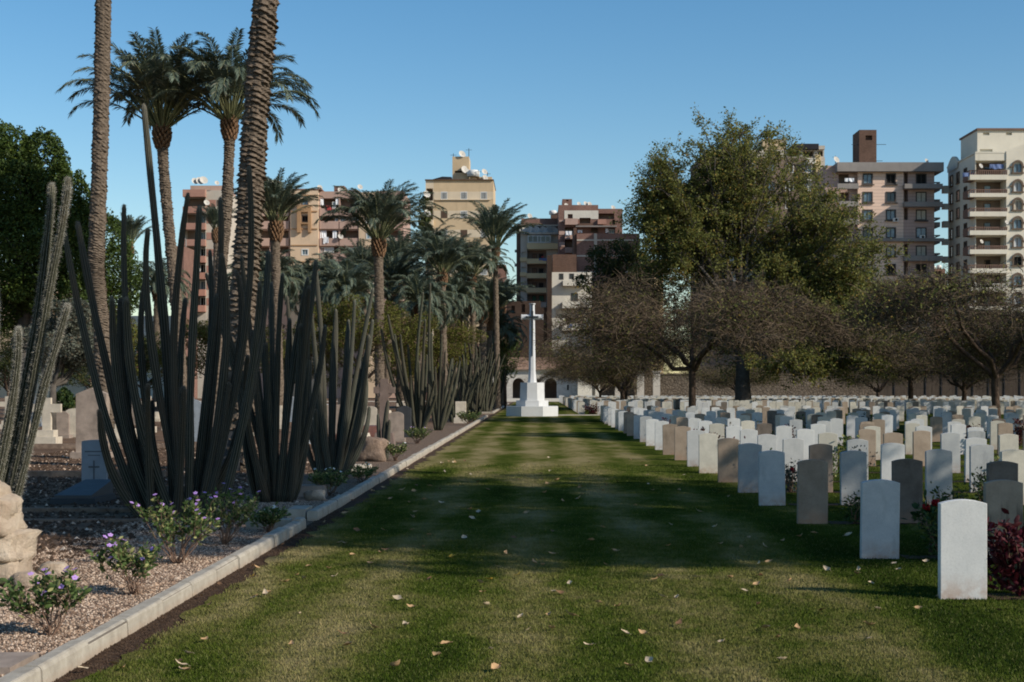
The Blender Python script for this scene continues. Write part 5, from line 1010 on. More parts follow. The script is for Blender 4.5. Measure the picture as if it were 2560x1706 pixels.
for i, y_ in enumerate(wrow):
    x0, x1, z0, z1 = b.x(1655), b.x(1712), b.z(y_ + 62), b.z(y_); xc = (x0 + x1) / 2; m = MB(); pro = [(x0 - .55, z1 - .55), (x0 - .1, z1 - .25), (x0 - .1, z1 - .5), (x1 + .1, z1 - .5)]
    arc = [(xc + (x1 - x0) * .5 * math.cos(a_), z1 - .45 + .75 * math.sin(a_)) for a_ in np.linspace(0, math.pi, 9)]; out = [(xc + (x1 - x0 + .6) * .5 * math.cos(a_), z1 - .45 + 1.05 * math.sin(a_)) for a_ in np.linspace(0, math.pi, 9)]
    m.add([(a_, -.85, c_) for a_, c_ in arc] + [(a_, -.85, c_) for a_, c_ in out] + [(a_, -.605, c_) for a_, c_ in out], [(k, k + 1, 10 + k, 9 + k) for k in range(8)] + [(9 + k, 10 + k, 19 + k, 18 + k) for k in range(8)])
    m.box(x0 - .6, x0 + .0, -.85, -.605, z1 - .6, z1 - .4); m.box(x1, x1 + .6, -.85, -.605, z1 - .6, z1 - .4); m.box(x0 - .2, x0, -.8, -.605, z0, z1 - .6); m.box(x1, x1 + .2, -.8, -.605, z0, z1 - .6); m.box(x0 - .35, x1 + .35, -.85, -.605, z0 - .2, z0); m.box(xc - .05, xc + .05, -.5, -.45, z0, z1)
    w = b.part('window', m, FR['brown']); p = MB(); p.quad((x0, -.44, z0), (x1, -.44, z0), (x1, -.44, z1), (x0, -.44, z1)); b.part('pane', p, G_['open' if i == 5 else ['blue', 'pale', 'curtain'][i % 3]], w)
m = MB(); m.box(b.x(1385), b.x(1612), -.5, 15.3, b.z(298), b.z(288)); m.box(b.x(1385), b.x(1612), -.45, 0, b.z(350), b.z(298) - .002); b.part('cornice', m, W_['cream'])
# curved top of the right bay
m = MB(); xs = np.linspace(b.x(1604.3), b.x(1900), 14); hh = [b.z(285) + (b.z(225) - b.z(285)) * math.sin(min(1, i / 9) * math.pi / 2) for i in range(14)]; v = [(x_, -.6, b.z(285) - .002) for x_ in xs] + [(x_, -.6, h_) for x_, h_ in zip(xs, hh)] + [(x_, -.1, h_) for x_, h_ in zip(xs, hh)] + [(x_, -.1, b.z(285) - .002) for x_ in xs]
m.add(v, [(i, i + 1, 15 + i, 14 + i) for i in range(13)] + [(14 + i, 15 + i, 29 + i, 28 + i) for i in range(13)] + [(28 + i, 29 + i, 43 + i, 42 + i) for i in range(13)]); b.part('gable', m, W_['cream'])
b.wall(1462, 92, 1900, 290, 'cream', 9, [(1503, 115, 1550, 135, .4), (1670, 115, 1712, 135, .4), (1480, 236, 1572, 286, .3)], y=4, name='penthouse'); b.slab(1455, 86, 1900, 100, 3.7, 13.4, 'balus', 'penthouse_cornice')
# the shaded left flank
fl = MB(); xf = b.x(1392); W2 = []
g = MB(); yy = np.linspace(9, 15, 9); zt = [b.z(290) + 1.3 * math.sin(math.pi * i / 8) for i in range(9)]
g.add([(xf - .15, y_, b.z(290) - 1) for y_ in yy] + [(xf - .15, y_, z_) for y_, z_ in zip(yy, zt)] + [(xf + .3, y_, z_) for y_, z_ in zip(yy, zt)], [(i, 9 + i, 10 + i, i + 1) for i in range(8)] + [(9 + i, 18 + i, 19 + i, 10 + i) for i in range(8)]); b.part('gable', g, W_['cream'])
for r0, r1, r2, r3 in brow:
    for y_ in (4.2, 8.3, 12.0):
        m = MB(); z0, z1 = b.z(r2 - 6), b.z(r0 + 12); m.box(xf - .15, xf - .003, y_, y_ + .15, z0, z1); m.box(xf - .15, xf - .003, y_ + 1.45, y_ + 1.6, z0, z1); m.box(xf - .15, xf - .003, y_ + .15, y_ + 1.45, z1 - .15, z1); m.box(xf - .25, xf - .003, y_ - .1, y_ + 1.7, z0 - .15, z0 - .003); w = b.part('window', m, FR['brown']); p = MB(); p.quad((xf - .03, y_ + .15, z0), (xf - .03, y_ + .15, z1 - .15), (xf - .03, y_ + 1.45, z1 - .15), (xf - .03, y_ + 1.45, z0)); b.part('pane', p, G_['dark'], w)
    m = MB(); m.box(xf - 1.2, xf - .003, 0.0, 2.6, b.z(r3), b.z(r2)); m.box(xf - 1.2, xf - 1.05, 0.0, 2.6, b.z(r2) + .001, b.z(r1)); b.part('balcony', m, W_['balus'])
    m = MB(); m.box(xf - 1.0, xf - .003, 14.2, 15.4, b.z(r3), b.z(r1) - .3); b.part('balcony', m, W_['cream'])
b.ac(1680, 582); b.dish(1413, 395, .4, -1.3); b.dish(1420, 930, .35, -1.2); b.dish(1597, 795, .35, -1.2); b.cloth(1290, 440, 1380, 475, 1, -.9); b.cloth(1490, 375, 1590, 415, 1, -.3)

# narrow brick flats between the two
b = Bld('narrow brick house glimpsed between the pink and the cream flats', 262, 2.851, 1950, 280, u=2350); b.wall(1085, 1118, 1178, None, 'brick', 10, [(1105, 1135, 1150, 1180, 1), (1105, 1215, 1150, 1260, 1), (1105, 1300, 1150, 1340, 1)]); b.balcony(1095, 1185, 1165, 1212, 'greyw', 1); b.balcony(1095, 1262, 1165, 1320, 'white', 1); b.tank(1115, 1092, 1118, .9); b.tank(1155, 1085, 1118, .9)

# block behind the leafy tree
b = Bld('tall weathered flats mostly hidden behind the leafy tree, dark sheet roof', 258, 2.613, 1500, 260, u=1900)
hl = []; 
for i in range(11):
    for xa in (700, 830, 960, 1090, 1210, 1330): hl.append((xa, 390 + 118 * i, xa + 55, 450 + 118 * i, .3))
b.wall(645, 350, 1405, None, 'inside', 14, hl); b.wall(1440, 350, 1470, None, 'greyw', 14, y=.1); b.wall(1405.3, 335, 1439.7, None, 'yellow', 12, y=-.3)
for i, h_ in enumerate(hl[:42]): b.win(*h_[:4], pane=['open', 'blue', 'dark', 'pale'][i % 4], frame='white' if i % 3 else 'dark')
b.wall(700, 300, 1466, 349.5, 'greyw', 13, [(1325, 306, 1398, 345, 2), (1425, 308, 1458, 342, 2), (1230, 306, 1300, 345, 2), (1100, 306, 1180, 345, 2)], y=.2, name='roof_storey'); b.slab(1260, 264, 1425, 299, -.6, 9, 'black', 'roof_sheet'); b.slab(1425.5, 275, 1466, 299.5, -.4, 9, 'greyw', 'roof_storey'); b.slab(870, 268, 1080, 298, 2, 6, 'teal', 'roof_cabin')
for y_ in (360, 470, 590, 705): b.balcony(1345, y_, 1402, y_ + 36, 'white', 1)
b.dish(1200, 250, .6); b.wall(1075, 212, 1235, 299, 'tan', 6, y=3, name='stair_tower')

# tan tower
b = Bld('tan tower block with pale window bands and a stair tower with a white tank', 224, 3.825, 800, 350, u=1150)
wr = [(498, 570), (680, 747), (862, 930), (1042, 1112), (1222, 1292), (1402, 1472), (1582, 1652)]; wc = [(1157, 1217), (1345, 1407), (1537, 1597)]
hs_ = [(a0, r0, a1, r1, .2) for r0, r1 in wr for a0, a1 in wc]; lg = [(1017, 465 + 181 * i, 1080, 586 + 181 * i, 1.6) for i in range(7)]
b.wall(1010, 387, 1086, None, 'tanpale', 12, lg); b.wall(1086.3, 387, 1657, None, 'tan', 12, hs_)
for i, (r0, r1) in enumerate(wr):
    m = MB(); z0, z1 = b.z(r1 + 2), b.z(r0 - 2); xs = [b.x(1087)] + [b.x(q_) for a0, a1 in wc for q_ in (a0 - 3, a1 + 3)] + [b.x(1657)]
    for k in range(0, 8, 2): m = MB(); m.box(xs[k], xs[k + 1], -.035, -.004, z0, z1); b.part('window_band', m, W_['tanpale'])
    for c_i, (a0, a1) in enumerate(wc): b.win(a0, r0, a1, r1, ['dark', 'dark', 'brown', 'dark', 'dark', 'brown'][(i * 2 + c_i) % 6] if i else 'dark', ['white', 'white', 'brown', 'white', 'white', 'brown'][(i * 2 + c_i) % 6] if i else 'white', mull=3, fw=.09, y=.02)
    if i == 0: b.slab(1100, 571, 1630, 577, -.25, -.04, 'tanpale', 'sill_band')
    b.balcony(1014, 588 + 181 * i, 1084, 642 + 181 * i, 'tanpale', .8)
b.slab(1004, 380, 1662, 387, -.3, 12.2, 'dbrick', 'cornice'); b.wall(1257, 135, 1418, 380, 'tan', 5, [(1280, 272, 1395, 292, .8)], y=2.5, name='stair_tower'); b.wall(1425, 336, 1640, 380, 'tan', 5, [(1490, 340, 1520, 372, .5)], y=2, name='roof_parapet')
m = MB(); m.add([(b.x(1035), 1, b.z(378)), (b.x(1255), 1, b.z(378)), (b.x(1255), 1, b.z(346)), (b.x(1165), 1, b.z(342)), (b.x(1035), 5, b.z(378)), (b.x(1255), 5, b.z(378)), (b.x(1255), 5, b.z(346)), (b.x(1165), 5, b.z(342))], [(0,1,2,3), (7,6,5,4), (0,3,7,4), (3,2,6,7), (1,5,6,2)]); b.part('roof_sheet', m, W_['black'])
b.tank(1463, 272, 334, 1.9); b.tank(1435, 285, 334, 1.2); b.dish(1380, 268, .7, 2.2); b.dish(1350, 112, .6, 2.6); b.dish(1575, 350, .5, 1.6); b.dish(1573, 310, .5); b.dish(1025, 530, .6, -1); b.dish(1030, 710, .6, -1); b.pole(1412, 40, 135, 4); b.pole(1262, 90, 135, 4); b.pole(1600, 300, 336); b.pole(1510, 280, 336)
m = MB(); rr = np.random.default_rng(9); v, f = leafquads(np.array([b.x(1000), -.9, b.z(785)]) + rr.normal(size=(260, 3)) * np.array([.45, .3, 1.0]), np.full(260, .8), rr); m.add(v, f); b.part('balcony_plant', m, M['darktree']); m = MB(); v, f = leafquads(np.array([b.x(995), -.9, b.z(595)]) + rr.normal(size=(120, 3)) * np.array([.35, .3, .5]), np.full(120, .6), rr); m.add(v, f); b.part('balcony_plant', m, M['darktree'])
b = Bld('small brick stair head right of the tan tower', 250, 3.825, 800, 350, u=1255, cat='building'); b.wall(1690, 1195, 1778, None, 'brick', 8, [(1705, 1213, 1748, 1232, .6)]); b.pole(1762, 1150, 1195)

# long rose and beige block
b = Bld('long rose and beige flats with deep loggias behind the palms', 248, 3.485, 400, 400, u=850)
lw = [(335, 447), (476, 558), (615, 706), (758, 834), (905, 990), (1050, 1140)]
hz = [(a0, r0, a1, r1, 1.8) for r0, r1 in lw for a0, a1 in ((1395, 1556), (1568, 1727))]; b.wall(1385, 275, 1735, None, 'rose', 14, hz)
vb = [(345, 403), (490, 546), (780, 836), (920, 976), (1065, 1120)]
b.wall(1143, 268, 1384.7, None, 'beige', 14, [(1240, r0, 1300, r1, .25) for r0, r1 in vb], y=-.8); b.wall(1735.3, 285, 1882, None, 'beige', 14, [(1800, r0, 1862, r1, .25) for r0, r1 in ((500, 552), (640, 692), (782, 835), (925, 980), (1065, 1120))], y=-.5)
b.wall(780, 270, 1142.7, None, 'rose', 14, [(800, r0, 950, r1, 1.8) for r0, r1 in lw] + [(975, r0, 1120, r1, 1.8) for r0, r1 in lw], y=.1); b.wall(1882.3, 270, 2120, None, 'rose', 14, [(1900, r0, 2100, r1, 1.8) for r0, r1 in lw], y=.1)
for i, (r0, r1) in enumerate(vb): w = b.win(1240, r0, 1300, r1, 'blue' if i != 1 else 'open', 'brown' if i < 2 else 'white', proud=.86, fw=.14, y=-.6)
m = MB()
for a0, a1, b0, b1 in ((1205, 1325, 402, 412), (1205, 1238, 412, 640), (1300, 1325, 412, 640), (1238, 1300, 412, 462), (1238, 1300, 555, 566)): m.box(b.x(a0), b.x(a1) - .002, -1.4, -.803, b.z(b1), b.z(b0) - .002)
b.part('window_surround', m, W_['ochre'])
for b0 in (310, 450, 602, 745, 888): b.slab(1150, b0, 1378, b0 + 9, -.95, -.803, 'ochre', 'string_course')
for i, (r0, r1) in enumerate(((500, 552), (640, 692), (782, 835), (925, 980), (1065, 1120))): b.win(1800, r0, 1862, r1, ['dark', 'blue'][i % 2], 'white', proud=.56, y=-.3, fw=.12)
for r0, r1 in lw:
    for a0, a1 in ((1392, 1558), (1566, 1730), (795, 955), (970, 1125), (1895, 2105)): b.slab(a0, r1 - 22, a1, r1 + 45, -.35, -.003, 'rose', 'balcony')
for a0, a1, r0, r1, pn in ((1570, 1610, 478, 540, 'blue'), (1612, 1640, 478, 540, 'brown'), (1645, 1675, 478, 540, 'brown'), (1680, 1722, 478, 540, 'blue'), (1435, 1512, 762, 822, 'pale'), (1400, 1432, 762, 822, 'brown'), (1615, 1722, 760, 822, 'pale'), (1500, 1530, 365, 420, 'blue'), (1525, 1550, 510, 550, 'blue')): b.win(a0, r0, a1, r1, pn, 'white', proud=-.2, y=.32, fw=.08)
for a0, a1, r0, r1 in ((1397, 1425, 338, 400), (1530, 1553, 338, 400), (1397, 1450, 618, 690), (1505, 1540, 618, 690)): b.cloth(a0, r0, a1, r1, 0, .1)
b.cloth(1428, 676, 1473, 735, 0, -.5); b.cloth(1452, 402, 1500, 445, 2, -.5)
b.wall(1495, 205, 1585, 275, 'brick', 5, y=3, name='stair_tower'); b.wall(1615, 250, 1715, 275, 'brick', 4, [(1650, 256, 1690, 268, .5)], y=2, name='roof_cabin'); b.wall(885, 145, 990, 270, 'brick', 5, y=4, name='stair_tower'); b.slab(1146, 258, 1416, 268, -.9, 13, 'brick', 'cornice')
b.dish(1555, 248, .55, 2.5); b.dish(925, 175, .6, 3.4); b.dish(962, 185, .6, 3.4); b.dish(1577, 672, .5, -.6); b.dish(1395, 245, .5); b.dish(1745, 240, .5); b.dish(935, 980, .5, -.6); b.ac(1268, 852); b.ac(1830, 868)

# orange flats
b = Bld('orange and grey brick flats left of the thick palm trunk', 235, 3.485, 400, 400, u=510)
ob = [(330, 413), (470, 556), (612, 698), (757, 842), (897, 986), (1042, 1132), (1185, 1270)]
b.wall(215, 265, 402, None, 'greyw', 13, [(222, r0, 396, r1, 1.6) for r0, r1 in ob]); b.wall(402.3, 265, 560, None, 'greyw', 13, [(495, r0 + 20, 530, r1 - 12, .25) for r0, r1 in ob], y=.1); b.wall(245, 213, 532, 264.7, 'rose', 10, y=1.5, name='roof_storey')
b.balcony(210, 265, 404, 328, 'orange', 1.0)
for r0, r1 in ob: b.balcony(210, r1, 404, r1 + 56, 'orange', 1.0); b.slab(404.5, r1 - 65, 486, r1 - 5, .02, .097, 'orange', 'wall_panel'); b.win(495, r0 + 20, 530, r1 - 12, 'dark', 'brown', proud=-.05, y=.25)
for i, (r0, r1) in enumerate(ob[1:]): b.win(335, r0 + 8, 392, r1 - 2, ['dark', 'blue', 'open'][i % 3], 'white', proud=-1.2, y=1.5, fw=.1)
b.dish(310, 190, .6); b.dish(352, 188, .7); b.dish(385, 182, .7); b.dish(414, 378, .5, -.6); b.dish(343, 962, .5, -1.2); b.dish(500, 205, .4)
b = Bld('low brick house with two chimney pipes left of the orange flats', 225, 3.485, 400, 400, u=452); b.wall(140, 752, 209, None, 'brick', 9); b.slab(154, 655, 164, 752, 3, 3.4, 'greyc', 'chimney'); b.slab(180, 672, 187, 752, 3, 3.3, 'greyc', 'chimney')

# centre group behind the cross
b = Bld('narrow cream balconied flats with a brick roof storey behind the cross', 296, 3.92, 1240, 460, u=1340)
b.wall(200, 400, 240, None, 'dbrick', 14, y=.4); b.wall(240.3, 400, 500, None, 'greyw', 14, [(305, 652, 494, 740, 1.2), (305, 790, 494, 884, 1.2), (305, 933, 494, 1024, 1.2), (305, 1078, 494, 1160, 1.2), (250, 668, 295, 716, .4), (250, 812, 297, 850, .4), (255, 957, 300, 1002, .4), (245, 415, 494, 478, 3)]); b.wall(500.3, 400, 612, None, 'greyw', 13, [(512, 415, 606, 478, 3)], y=.05)
b.wall(246, 325, 604, 399.5, 'brick', 11, y=2.5, name='roof_storey'); b.wall(540, 250, 612, 324.5, 'dbrick', 6, y=5, name='roof_storey')
b.balcony(303, 586, 608, 645, 'yellow', 1.1); b.slab(303, 480, 608, 500, -1.1, -.003, 'greyw', 'balcony'); m = MB()
for a0, a1 in ((312, 318), (405, 411), (435, 441), (530, 536), (360, 364), (484, 488)): m.box(b.x(a0), b.x(a1), -1.05, -.95, b.z(578), b.z(515))
m.box(b.x(312), b.x(536), -1.06, -.94, b.z(582), b.z(575)); m.box(b.x(312), b.x(536), -1.06, -.94, b.z(518), b.z(512)); w = b.part('window', m, FR['white']); p = MB(); p.quad((b.x(314), -.98, b.z(575)), (b.x(534), -.98, b.z(575)), (b.x(534), -.98, b.z(518)), (b.x(314), -.98, b.z(518))); b.part('pane', p, G_['dark'], w)
for ya, yb in ((738, 786), (880, 928), (1022, 1070)): b.balcony(302, ya, 498, yb, 'yellow', 1.1)
b.balcony(440, 1165, 498, 1210, 'greyw', 1)
for ya in (668, 812, 952): b.slab(236, ya + 55, 300, ya + 95, -.4, -.003, 'yellow', 'balcony'); b.win(355, ya + 12, 400, ya + 68, 'brown', 'dark', proud=-1.0, y=1.15); b.win(420, ya + 12, 465, ya + 68, 'open', 'dark', proud=-1.0, y=1.15)
b.win(355, 1090, 395, 1150, 'green', 'dark', proud=-1, y=1.15); b.win(420, 1090, 470, 1150, 'green', 'dark', proud=-1, y=1.15)
for a_ in (265, 290, 342, 400, 468, 535, 568): b.dish(a_, 462, .95, -.5)
b.dish(330, 300, .6, 3); b.tank(558, 250, 290, 1.6); b.cloth(420, 735, 500, 762, 1); b.cloth(445, 715, 470, 735, 2); b.slab(182, 636, 199, 660, 2, 3, 'greyw', 'air_conditioner'); b.slab(180, 772, 199, 800, 2, 3, 'greyw', 'air_conditioner')

b = Bld('tallest brick flats of the centre group with a brick stair head', 286, 3.92, 1240, 460, u=1460)
b.wall(612, 207, 1002, None, 'brick', 13, [(705, 298, 750, 345, .5), (820, 335, 925, 395, 1.5), (675, 425, 765, 500, 1.5), (675, 550, 760, 625, 1.5), (930, 430, 998, 480, 1.5)]); b.wall(1002.3, 242, 1240, None, 'brick', 12, [(1006, 288, 1160, 345, 1.5), (1140, 350, 1170, 398, 1), (1070, 410, 1170, 485, 1.8)], y=.3)
b.wall(652, 130, 749, 207, 'brick', 5, [(690, 138, 715, 150, .5)], y=3, name='stair_tower')
m = MB()
for a0, a1, b0, b1 in ((670, 703, 262, 345), (752, 818, 262, 345), (703, 752, 262, 297), (818, 1003, 262, 333), (927, 1003, 333, 345)): m.box(b.x(a0), b.x(a1) - .002, -.06, -.004, b.z(b1), b.z(b0) - .002)
b.part('white_panel', m, W_['white']); b.balcony(676, 345, 802, 405, 'rose', 1); b.balcony(676, 505, 765, 545, 'rose', 1); b.balcony(676, 628, 762, 680, 'rose', 1); b.slab(618, 355, 672, 372, -.1, -.004, 'rose', 'wall_panel'); b.slab(618, 460, 672, 500, -.1, -.004, 'rose', 'wall_panel'); b.slab(618, 570, 672, 615, -.1, -.004, 'rose', 'wall_panel')
b.balcony(805, 395, 950, 420, 'dbrick', 1.4); b.balcony(995, 352, 1080, 400, 'orange', 1); b.slab(780, 418, 1180, 430, -1.6, .2, 'greyc', 'ledge'); b.cloth(680, 470, 742, 515, 0); b.cloth(800, 455, 845, 485, 0, -.5); b.cloth(1072, 440, 1100, 485, 0, -.4)
for a_, c_ in ((815, 205), (880, 200), (920, 205), (1150, 240), (690, 218)): b.dish(a_, c_ - 12, .5, 1)
b.win(1105, 440, 1165, 480, 'blue', 'white', proud=-1.2, y=1.5); b.slab(845, 195, 985, 210, 2, 6, 'dbrick', 'roof_parapet')
b = Bld('brown brick block with concrete bands in front of the tallest brick flats', 274, 3.92, 1240, 460, u=1500); b.wall(792, 487, 1408, None, 'brick', 12); b.wall(762, 430, 791.7, None, 'dbrick', 10, y=.5)
for ya in (545, 700, 858, 1010): b.slab(792.5, ya, 1406, ya + 14, -.1, -.004, 'greyw', 'concrete_band')
b.slab(960, 487, 990, 900, -.12, -.005, 'greyw', 'concrete_post')
b = Bld('far low pale house beyond the brown brick block', 300, 3.92, 1240, 460, u=1610); b.wall(1400, 755, 1500, None, 'dbrick', 8); b.wall(1520, 745, 1640, None, 'yellow', 8, y=.2)
b = Bld('off white flats with plain solid balconies right of the cross', 262, 3.92, 1240, 460, u=1440)
b.wall(548, 866, 940, None, 'white', 14, [(620, 880, 661, 937, .5), (720, 880, 765, 930, .5), (735, 1072, 803, 1152, .5), (680, 1292, 870, 1372, 1.4)]); b.wall(555, 688, 790, 865.5, 'dbrick', 12, y=.8, name='roof_storey')
b.win(620, 880, 661, 937, 'dark', 'dark'); b.win(720, 880, 765, 930, 'dark', 'dark'); b.win(735, 1072, 803, 1152, 'dark', 'dark')
b.balcony(655, 950, 890, 1003, 'white', 1.3); b.balcony(650, 1158, 925, 1221, 'white', 1.3); b.balcony(650, 1372, 885, 1438, 'white', 1.3); b.slab(585, 1225, 935, 1308, -.05, -.004, 'tanpale', 'wall_panel'); b.cloth(715, 1378, 745, 1420, 1, -1.5); b.cloth(860, 1340, 890, 1400, 0, -1.5)
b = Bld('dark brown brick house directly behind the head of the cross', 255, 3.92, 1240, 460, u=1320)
b.wall(-150, 1150, 440, None, 'shadebrick', 12, [(60, 1190, 100, 1270, .4), (150, 1195, 185, 1270, .4), (250, 1180, 285, 1260, .4), (330, 1300, 370, 1380, .4)]); b.wall(440.3, 700, 582, None, 'dbrick', 9, y=-.5) if False else b.wall(440.3, 1210, 500, None, 'shadebrick', 9, y=.5); b.wall(500.3, 698, 547.7, None, 'shadebrick', 16, y=.2); pass

# more distant low blocks far left so that gaps between the stems show buildings, not an empty horizon
for i, (u0, u1, vt, Y, mt_, lab) in enumerate(((300, 440, 790, 240, 'white', 'pale low house far left behind the tall cactus'), (-60, 210, 700, 260, 'beige', 'beige flats hidden behind the dark green tree'), (1010, 1080, 760, 270, 'rose', 'low rose house between the rose flats and tan tower'), (1010, 1240, 860, 215, 'dbrick', 'low dark brick house under the palms'))):
    b = Bld(lab, Y, 1, 0, 0, u=(u0 + u1) / 2); b.wall(u0, vt, u1, None, mt_, 10, [(u0 + (u1 - u0) * k, vt + 20 + 40 * j, u0 + (u1 - u0) * (k + .12), vt + 42 + 40 * j, .4) for k in (.15, .45, .72) for j in range(3)])

# ---------------------------------------------------------------- arcade and boundary walls
b = Bld('low stone arcade building with dark arches and a tiled roof behind the cross', 186, 4.9, 1200, 740, u=1330, name='arcade_building')
def arch_wall(b, a0, a1, bt, arches, mat, y=0, bb=1268):
    m = MB(); cur = b.x(a0); z0 = -.2; z1 = b.z(bt)
    for (c0, c1, top, spring) in arches:
        x0, x1 = b.x(c0), b.x(c1); m.quad((cur, y, z0), (x0, y, z0), (x0, y, z1), (cur, y, z1)); xc = (x0 + x1) / 2; rx = (x1 - x0) / 2; rz = b.z(top) - b.z(spring); k = 12; a_ = np.linspace(math.pi, 0, k + 1); px = xc + rx * np.cos(a_); pz = b.z(spring) + rz * np.sin(a_)
        for i in range(k): m.quad((px[i], y, pz[i]), (px[i + 1], y, pz[i + 1]), (px[i + 1], y, z1), (px[i], y, z1)); m.quad((px[i], y, pz[i]), (px[i], y + 1, pz[i]), (px[i + 1], y + 1, pz[i + 1]), (px[i + 1], y, pz[i + 1]))
        m.quad((x0, y, z0), (x0, y + 1, z0), (x0, y + 1, b.z(spring)), (x0, y, b.z(spring))); m.quad((x1, y, z0), (x1, y, b.z(spring)), (x1, y + 1, b.z(spring)), (x1, y + 1, z0)); cur = x1
    m.quad((cur, y, z0), (b.x(a1), y, z0), (b.x(a1), y, z1), (cur, y, z1)); m.quad((b.x(a0), y, z1), (b.x(a1), y, z1), (b.x(a1), y + 1, z1), (b.x(a0), y + 1, z1)); return m
b.part('wall', arch_wall(b, -300, 1196, 900, [(170, 300, 1010, 1085), (398, 545, 1008, 1085), (605, 740, 1008, 1085), (792, 940, 1008, 1085)], 'stonew'), W_['stonew'])
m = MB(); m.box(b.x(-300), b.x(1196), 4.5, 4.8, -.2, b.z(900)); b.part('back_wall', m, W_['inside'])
m = MB(); x0, x1 = b.x(-305), b.x(1205); 
for i in range(4): m.box(x0 + .02 * i, x1 - .02 * i, -.5 + .8 * i, 5, b.z(903) + .45 * i * .9, b.z(903) + .45 * (i + 1) * .9 - .005)
b.part('roof', m, plain('roof_tile', (.30, .20, .15), .3, 3, bump=.5)); m = MB(); m.box(b.x(1066), b.x(1088), -.02, -.003, b.z(1155), b.z(1090)); b.part('slit', m, G_['open']); m = MB(); m.box(b.x(300), b.x(1010), -1.2, -.8, -.1, .35); b.part('bench', m, W_['white'])
b = Bld('sunlit cream stone gate wall at the end of the arcade', 184, 4.9, 1200, 740, u=1475, name='gate_wall', cat='wall'); b.wall(1198, 885, 1372, None, 'cream', 5); b.wall(1372.3, 885, 1412, None, 'cream', 4, y=.8); b.wall(1412.3, 885, 1470, None, 'cream', 5); b.slab(1190, 872, 1478, 885, -.3, 5, 'cream', 'coping')
m = MB(); x0, x1 = X(1498, 186), X(2200, 186); m.box(x0, x1, 186, 186.6, -.1, 3.4); m.box(x0, x1, 185.9, 186.7, 3.4, 3.6, 0); o = obj('boundary_wall', m, W_['rubble']); tag(o, 'long rubble stone boundary wall behind the field of stones', 'wall')
for i, u in enumerate((1546, 1601, 1641)):
    t = thing('gate_pillar', ['pale pillar left of the small forked tree', 'brightest pale pillar right of the small forked tree', 'greyish pillar farthest to the right of the three'][i], 'pillar', (X(u, 184), 184, 0), 'pale pillars before the rubble wall'); m = MB(); m.box(-.45, .45, -.4, .4, 0, 3.7); obj('shaft', m, W_['greyw'], t); m = MB(); m.box(-.6, .6, -.55, .55, 3.7, 3.95); obj('capital', m, W_['greyw'], t)
m = MB(); x0, x1 = X(2195, 172), X(2760, 172); m.box(x0, x1, 172, 172.4, -.1, 4.9); o_ = thing('board_wall', 'tall dark board wall behind the stones at the right side', 'wall', (0, 0, 0)); obj('wall', m, W_['board'], o_); m = MB()
for i in range(14): m.box(x0 + 1.9 * i, x0 + 1.9 * i + .10, 171.9, 171.98, 0, 4.7)
obj('rib', m, W_['black'], o_)

# ---------------------------------------------------------------- trees to the right of the view: they shade the lawn
def off_tree(label, x, y, z, rx, ry, rz, n, seed, ls=.26):
    leafy_tree('shade_tree', label, (x, y, 0), [(0, 0, z, rx * .7, ry * .7, rz * .7), (-rx * .5, -ry * .4, z - rz * .3, rx * .5, ry * .5, rz * .5), (rx * .4, ry * .5, z + rz * .2, rx * .5, ry * .5, rz * .5), (-rx * .4, ry * .5, z + rz * .1, rx * .5, ry * .45, rz * .5), (rx * .5, -ry * .5, z, rx * .5, ry * .5, rz * .5), (0, 0, z + rz * .6, rx * .5, ry * .5, rz * .4)], n, ls, 'bigtree', ([(0, 0, -.1), (0, 0, z * .4), (0, 0, z * .7)], [.35, .28, .2]), seed, inner=.45, sub=9, frac=.30, fill=.12, group='shade trees beyond the right edge')
off_tree('tall shade tree standing right of the front rows', 14.6, 13.4, 10.8, 5.8, 6.2, 6.4, 31000, 401, .22)
off_tree('second tall shade tree right of the front rows', 21.5, 9.0, 15.5, 5.5, 6.0, 6.5, 30000, 402)
off_tree('tall narrow tree beside the camera, high crown', 15.8, 8.9, 15.2, 3.6, 2.8, 3.3, 24000, 407)
off_tree('shade tree right of the middle rows', 22.3, 41.5, 10.8, 4.4, 4.8, 4.6, 34000, 403)
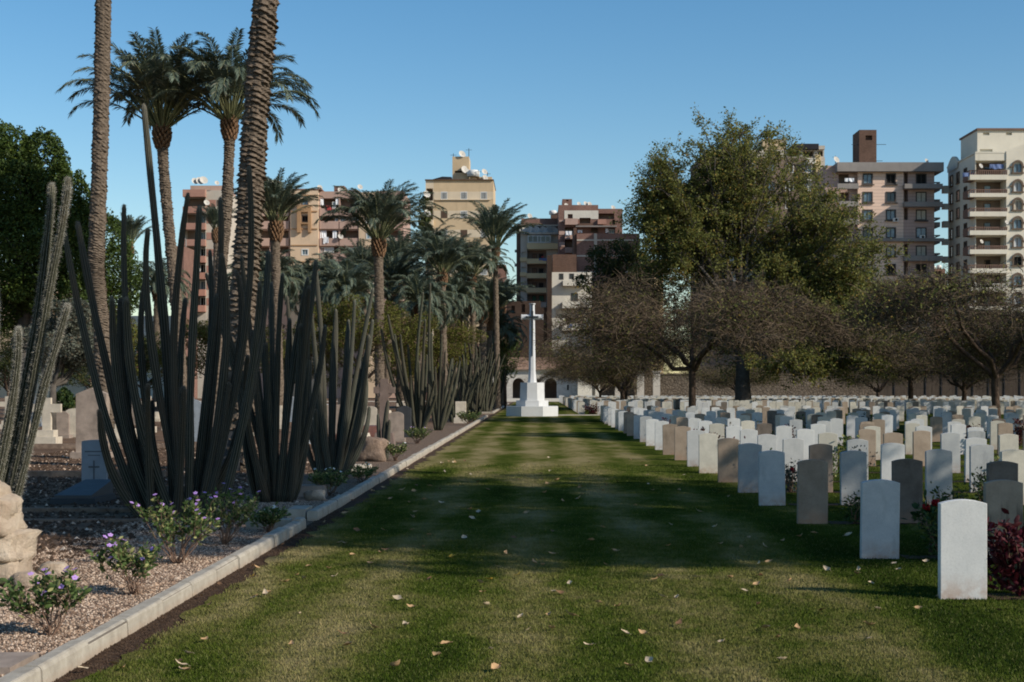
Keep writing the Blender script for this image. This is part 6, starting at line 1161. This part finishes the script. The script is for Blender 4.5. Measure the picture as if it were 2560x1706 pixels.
off_tree('second shade tree right of the middle rows', 22.6, 49.5, 7.2, 4.0, 5.6, 6.2, 44000, 404)
off_tree('third shade tree right of the middle rows', 26.5, 56.0, 6.0, 4.6, 4.0, 5.4, 26000, 405)

# ---------------------------------------------------------------- light, sky, camera
EL, AZv = R(31), (0.893, -0.45)
world = bpy.data.worlds.new('World'); C.world = world; world.use_nodes = True; nt = world.node_tree; nt.nodes.clear()
sky = nt.nodes.new('ShaderNodeTexSky'); sky.sky_type = 'NISHITA'; sky.sun_disc = False; sky.sun_elevation = EL; sky.sun_rotation = math.atan2(AZv[0], AZv[1]); sky.air_density = 1.0; sky.dust_density = .4; sky.ozone_density = 1.0
bg = nt.nodes.new('ShaderNodeBackground'); bg.inputs[1].default_value = .122; wo = nt.nodes.new('ShaderNodeOutputWorld'); hs = nt.nodes.new('ShaderNodeHueSaturation'); hs.inputs['Saturation'].default_value = 1.38; hs.inputs['Hue'].default_value = .497; nt.links.new(sky.outputs[0], hs.inputs['Color']); nt.links.new(hs.outputs[0], bg.inputs[0]); nt.links.new(bg.outputs[0], wo.inputs[0])
sd = bpy.data.lights.new('sun', 'SUN'); sd.energy = 4.7; sd.angle = R(.5); sd.color = (1, .91, .78); so = bpy.data.objects.new('sun', sd); COL.objects.link(so)
d = Vector((AZv[0] * math.cos(EL), AZv[1] * math.cos(EL), math.sin(EL))); so.rotation_euler = d.to_track_quat('Z', 'Y').to_euler(); so.location = d * 100
cd = bpy.data.cameras.new('camera'); cam = bpy.data.objects.new('camera', cd); COL.objects.link(cam); cam.location = (0, 0, EYE); cam.rotation_euler = (R(90), 0, 0)
cd.sensor_width = 36; cd.lens = 36 * F / 2560; cd.shift_x = (1280 - U0) / 2560; cd.shift_y = -(853 - V0) / 2560; cd.clip_end = 6000; cd.clip_start = .1
C.camera = cam
C.view_settings.view_transform = 'Standard'; C.view_settings.look = 'None'; C.view_settings.exposure = .12; C.view_settings.gamma = 1
C.cycles.filter_width = 1.9; C.cycles.max_bounces = 6; C.cycles.transparent_max_bounces = 4; C.cycles.use_denoising = True
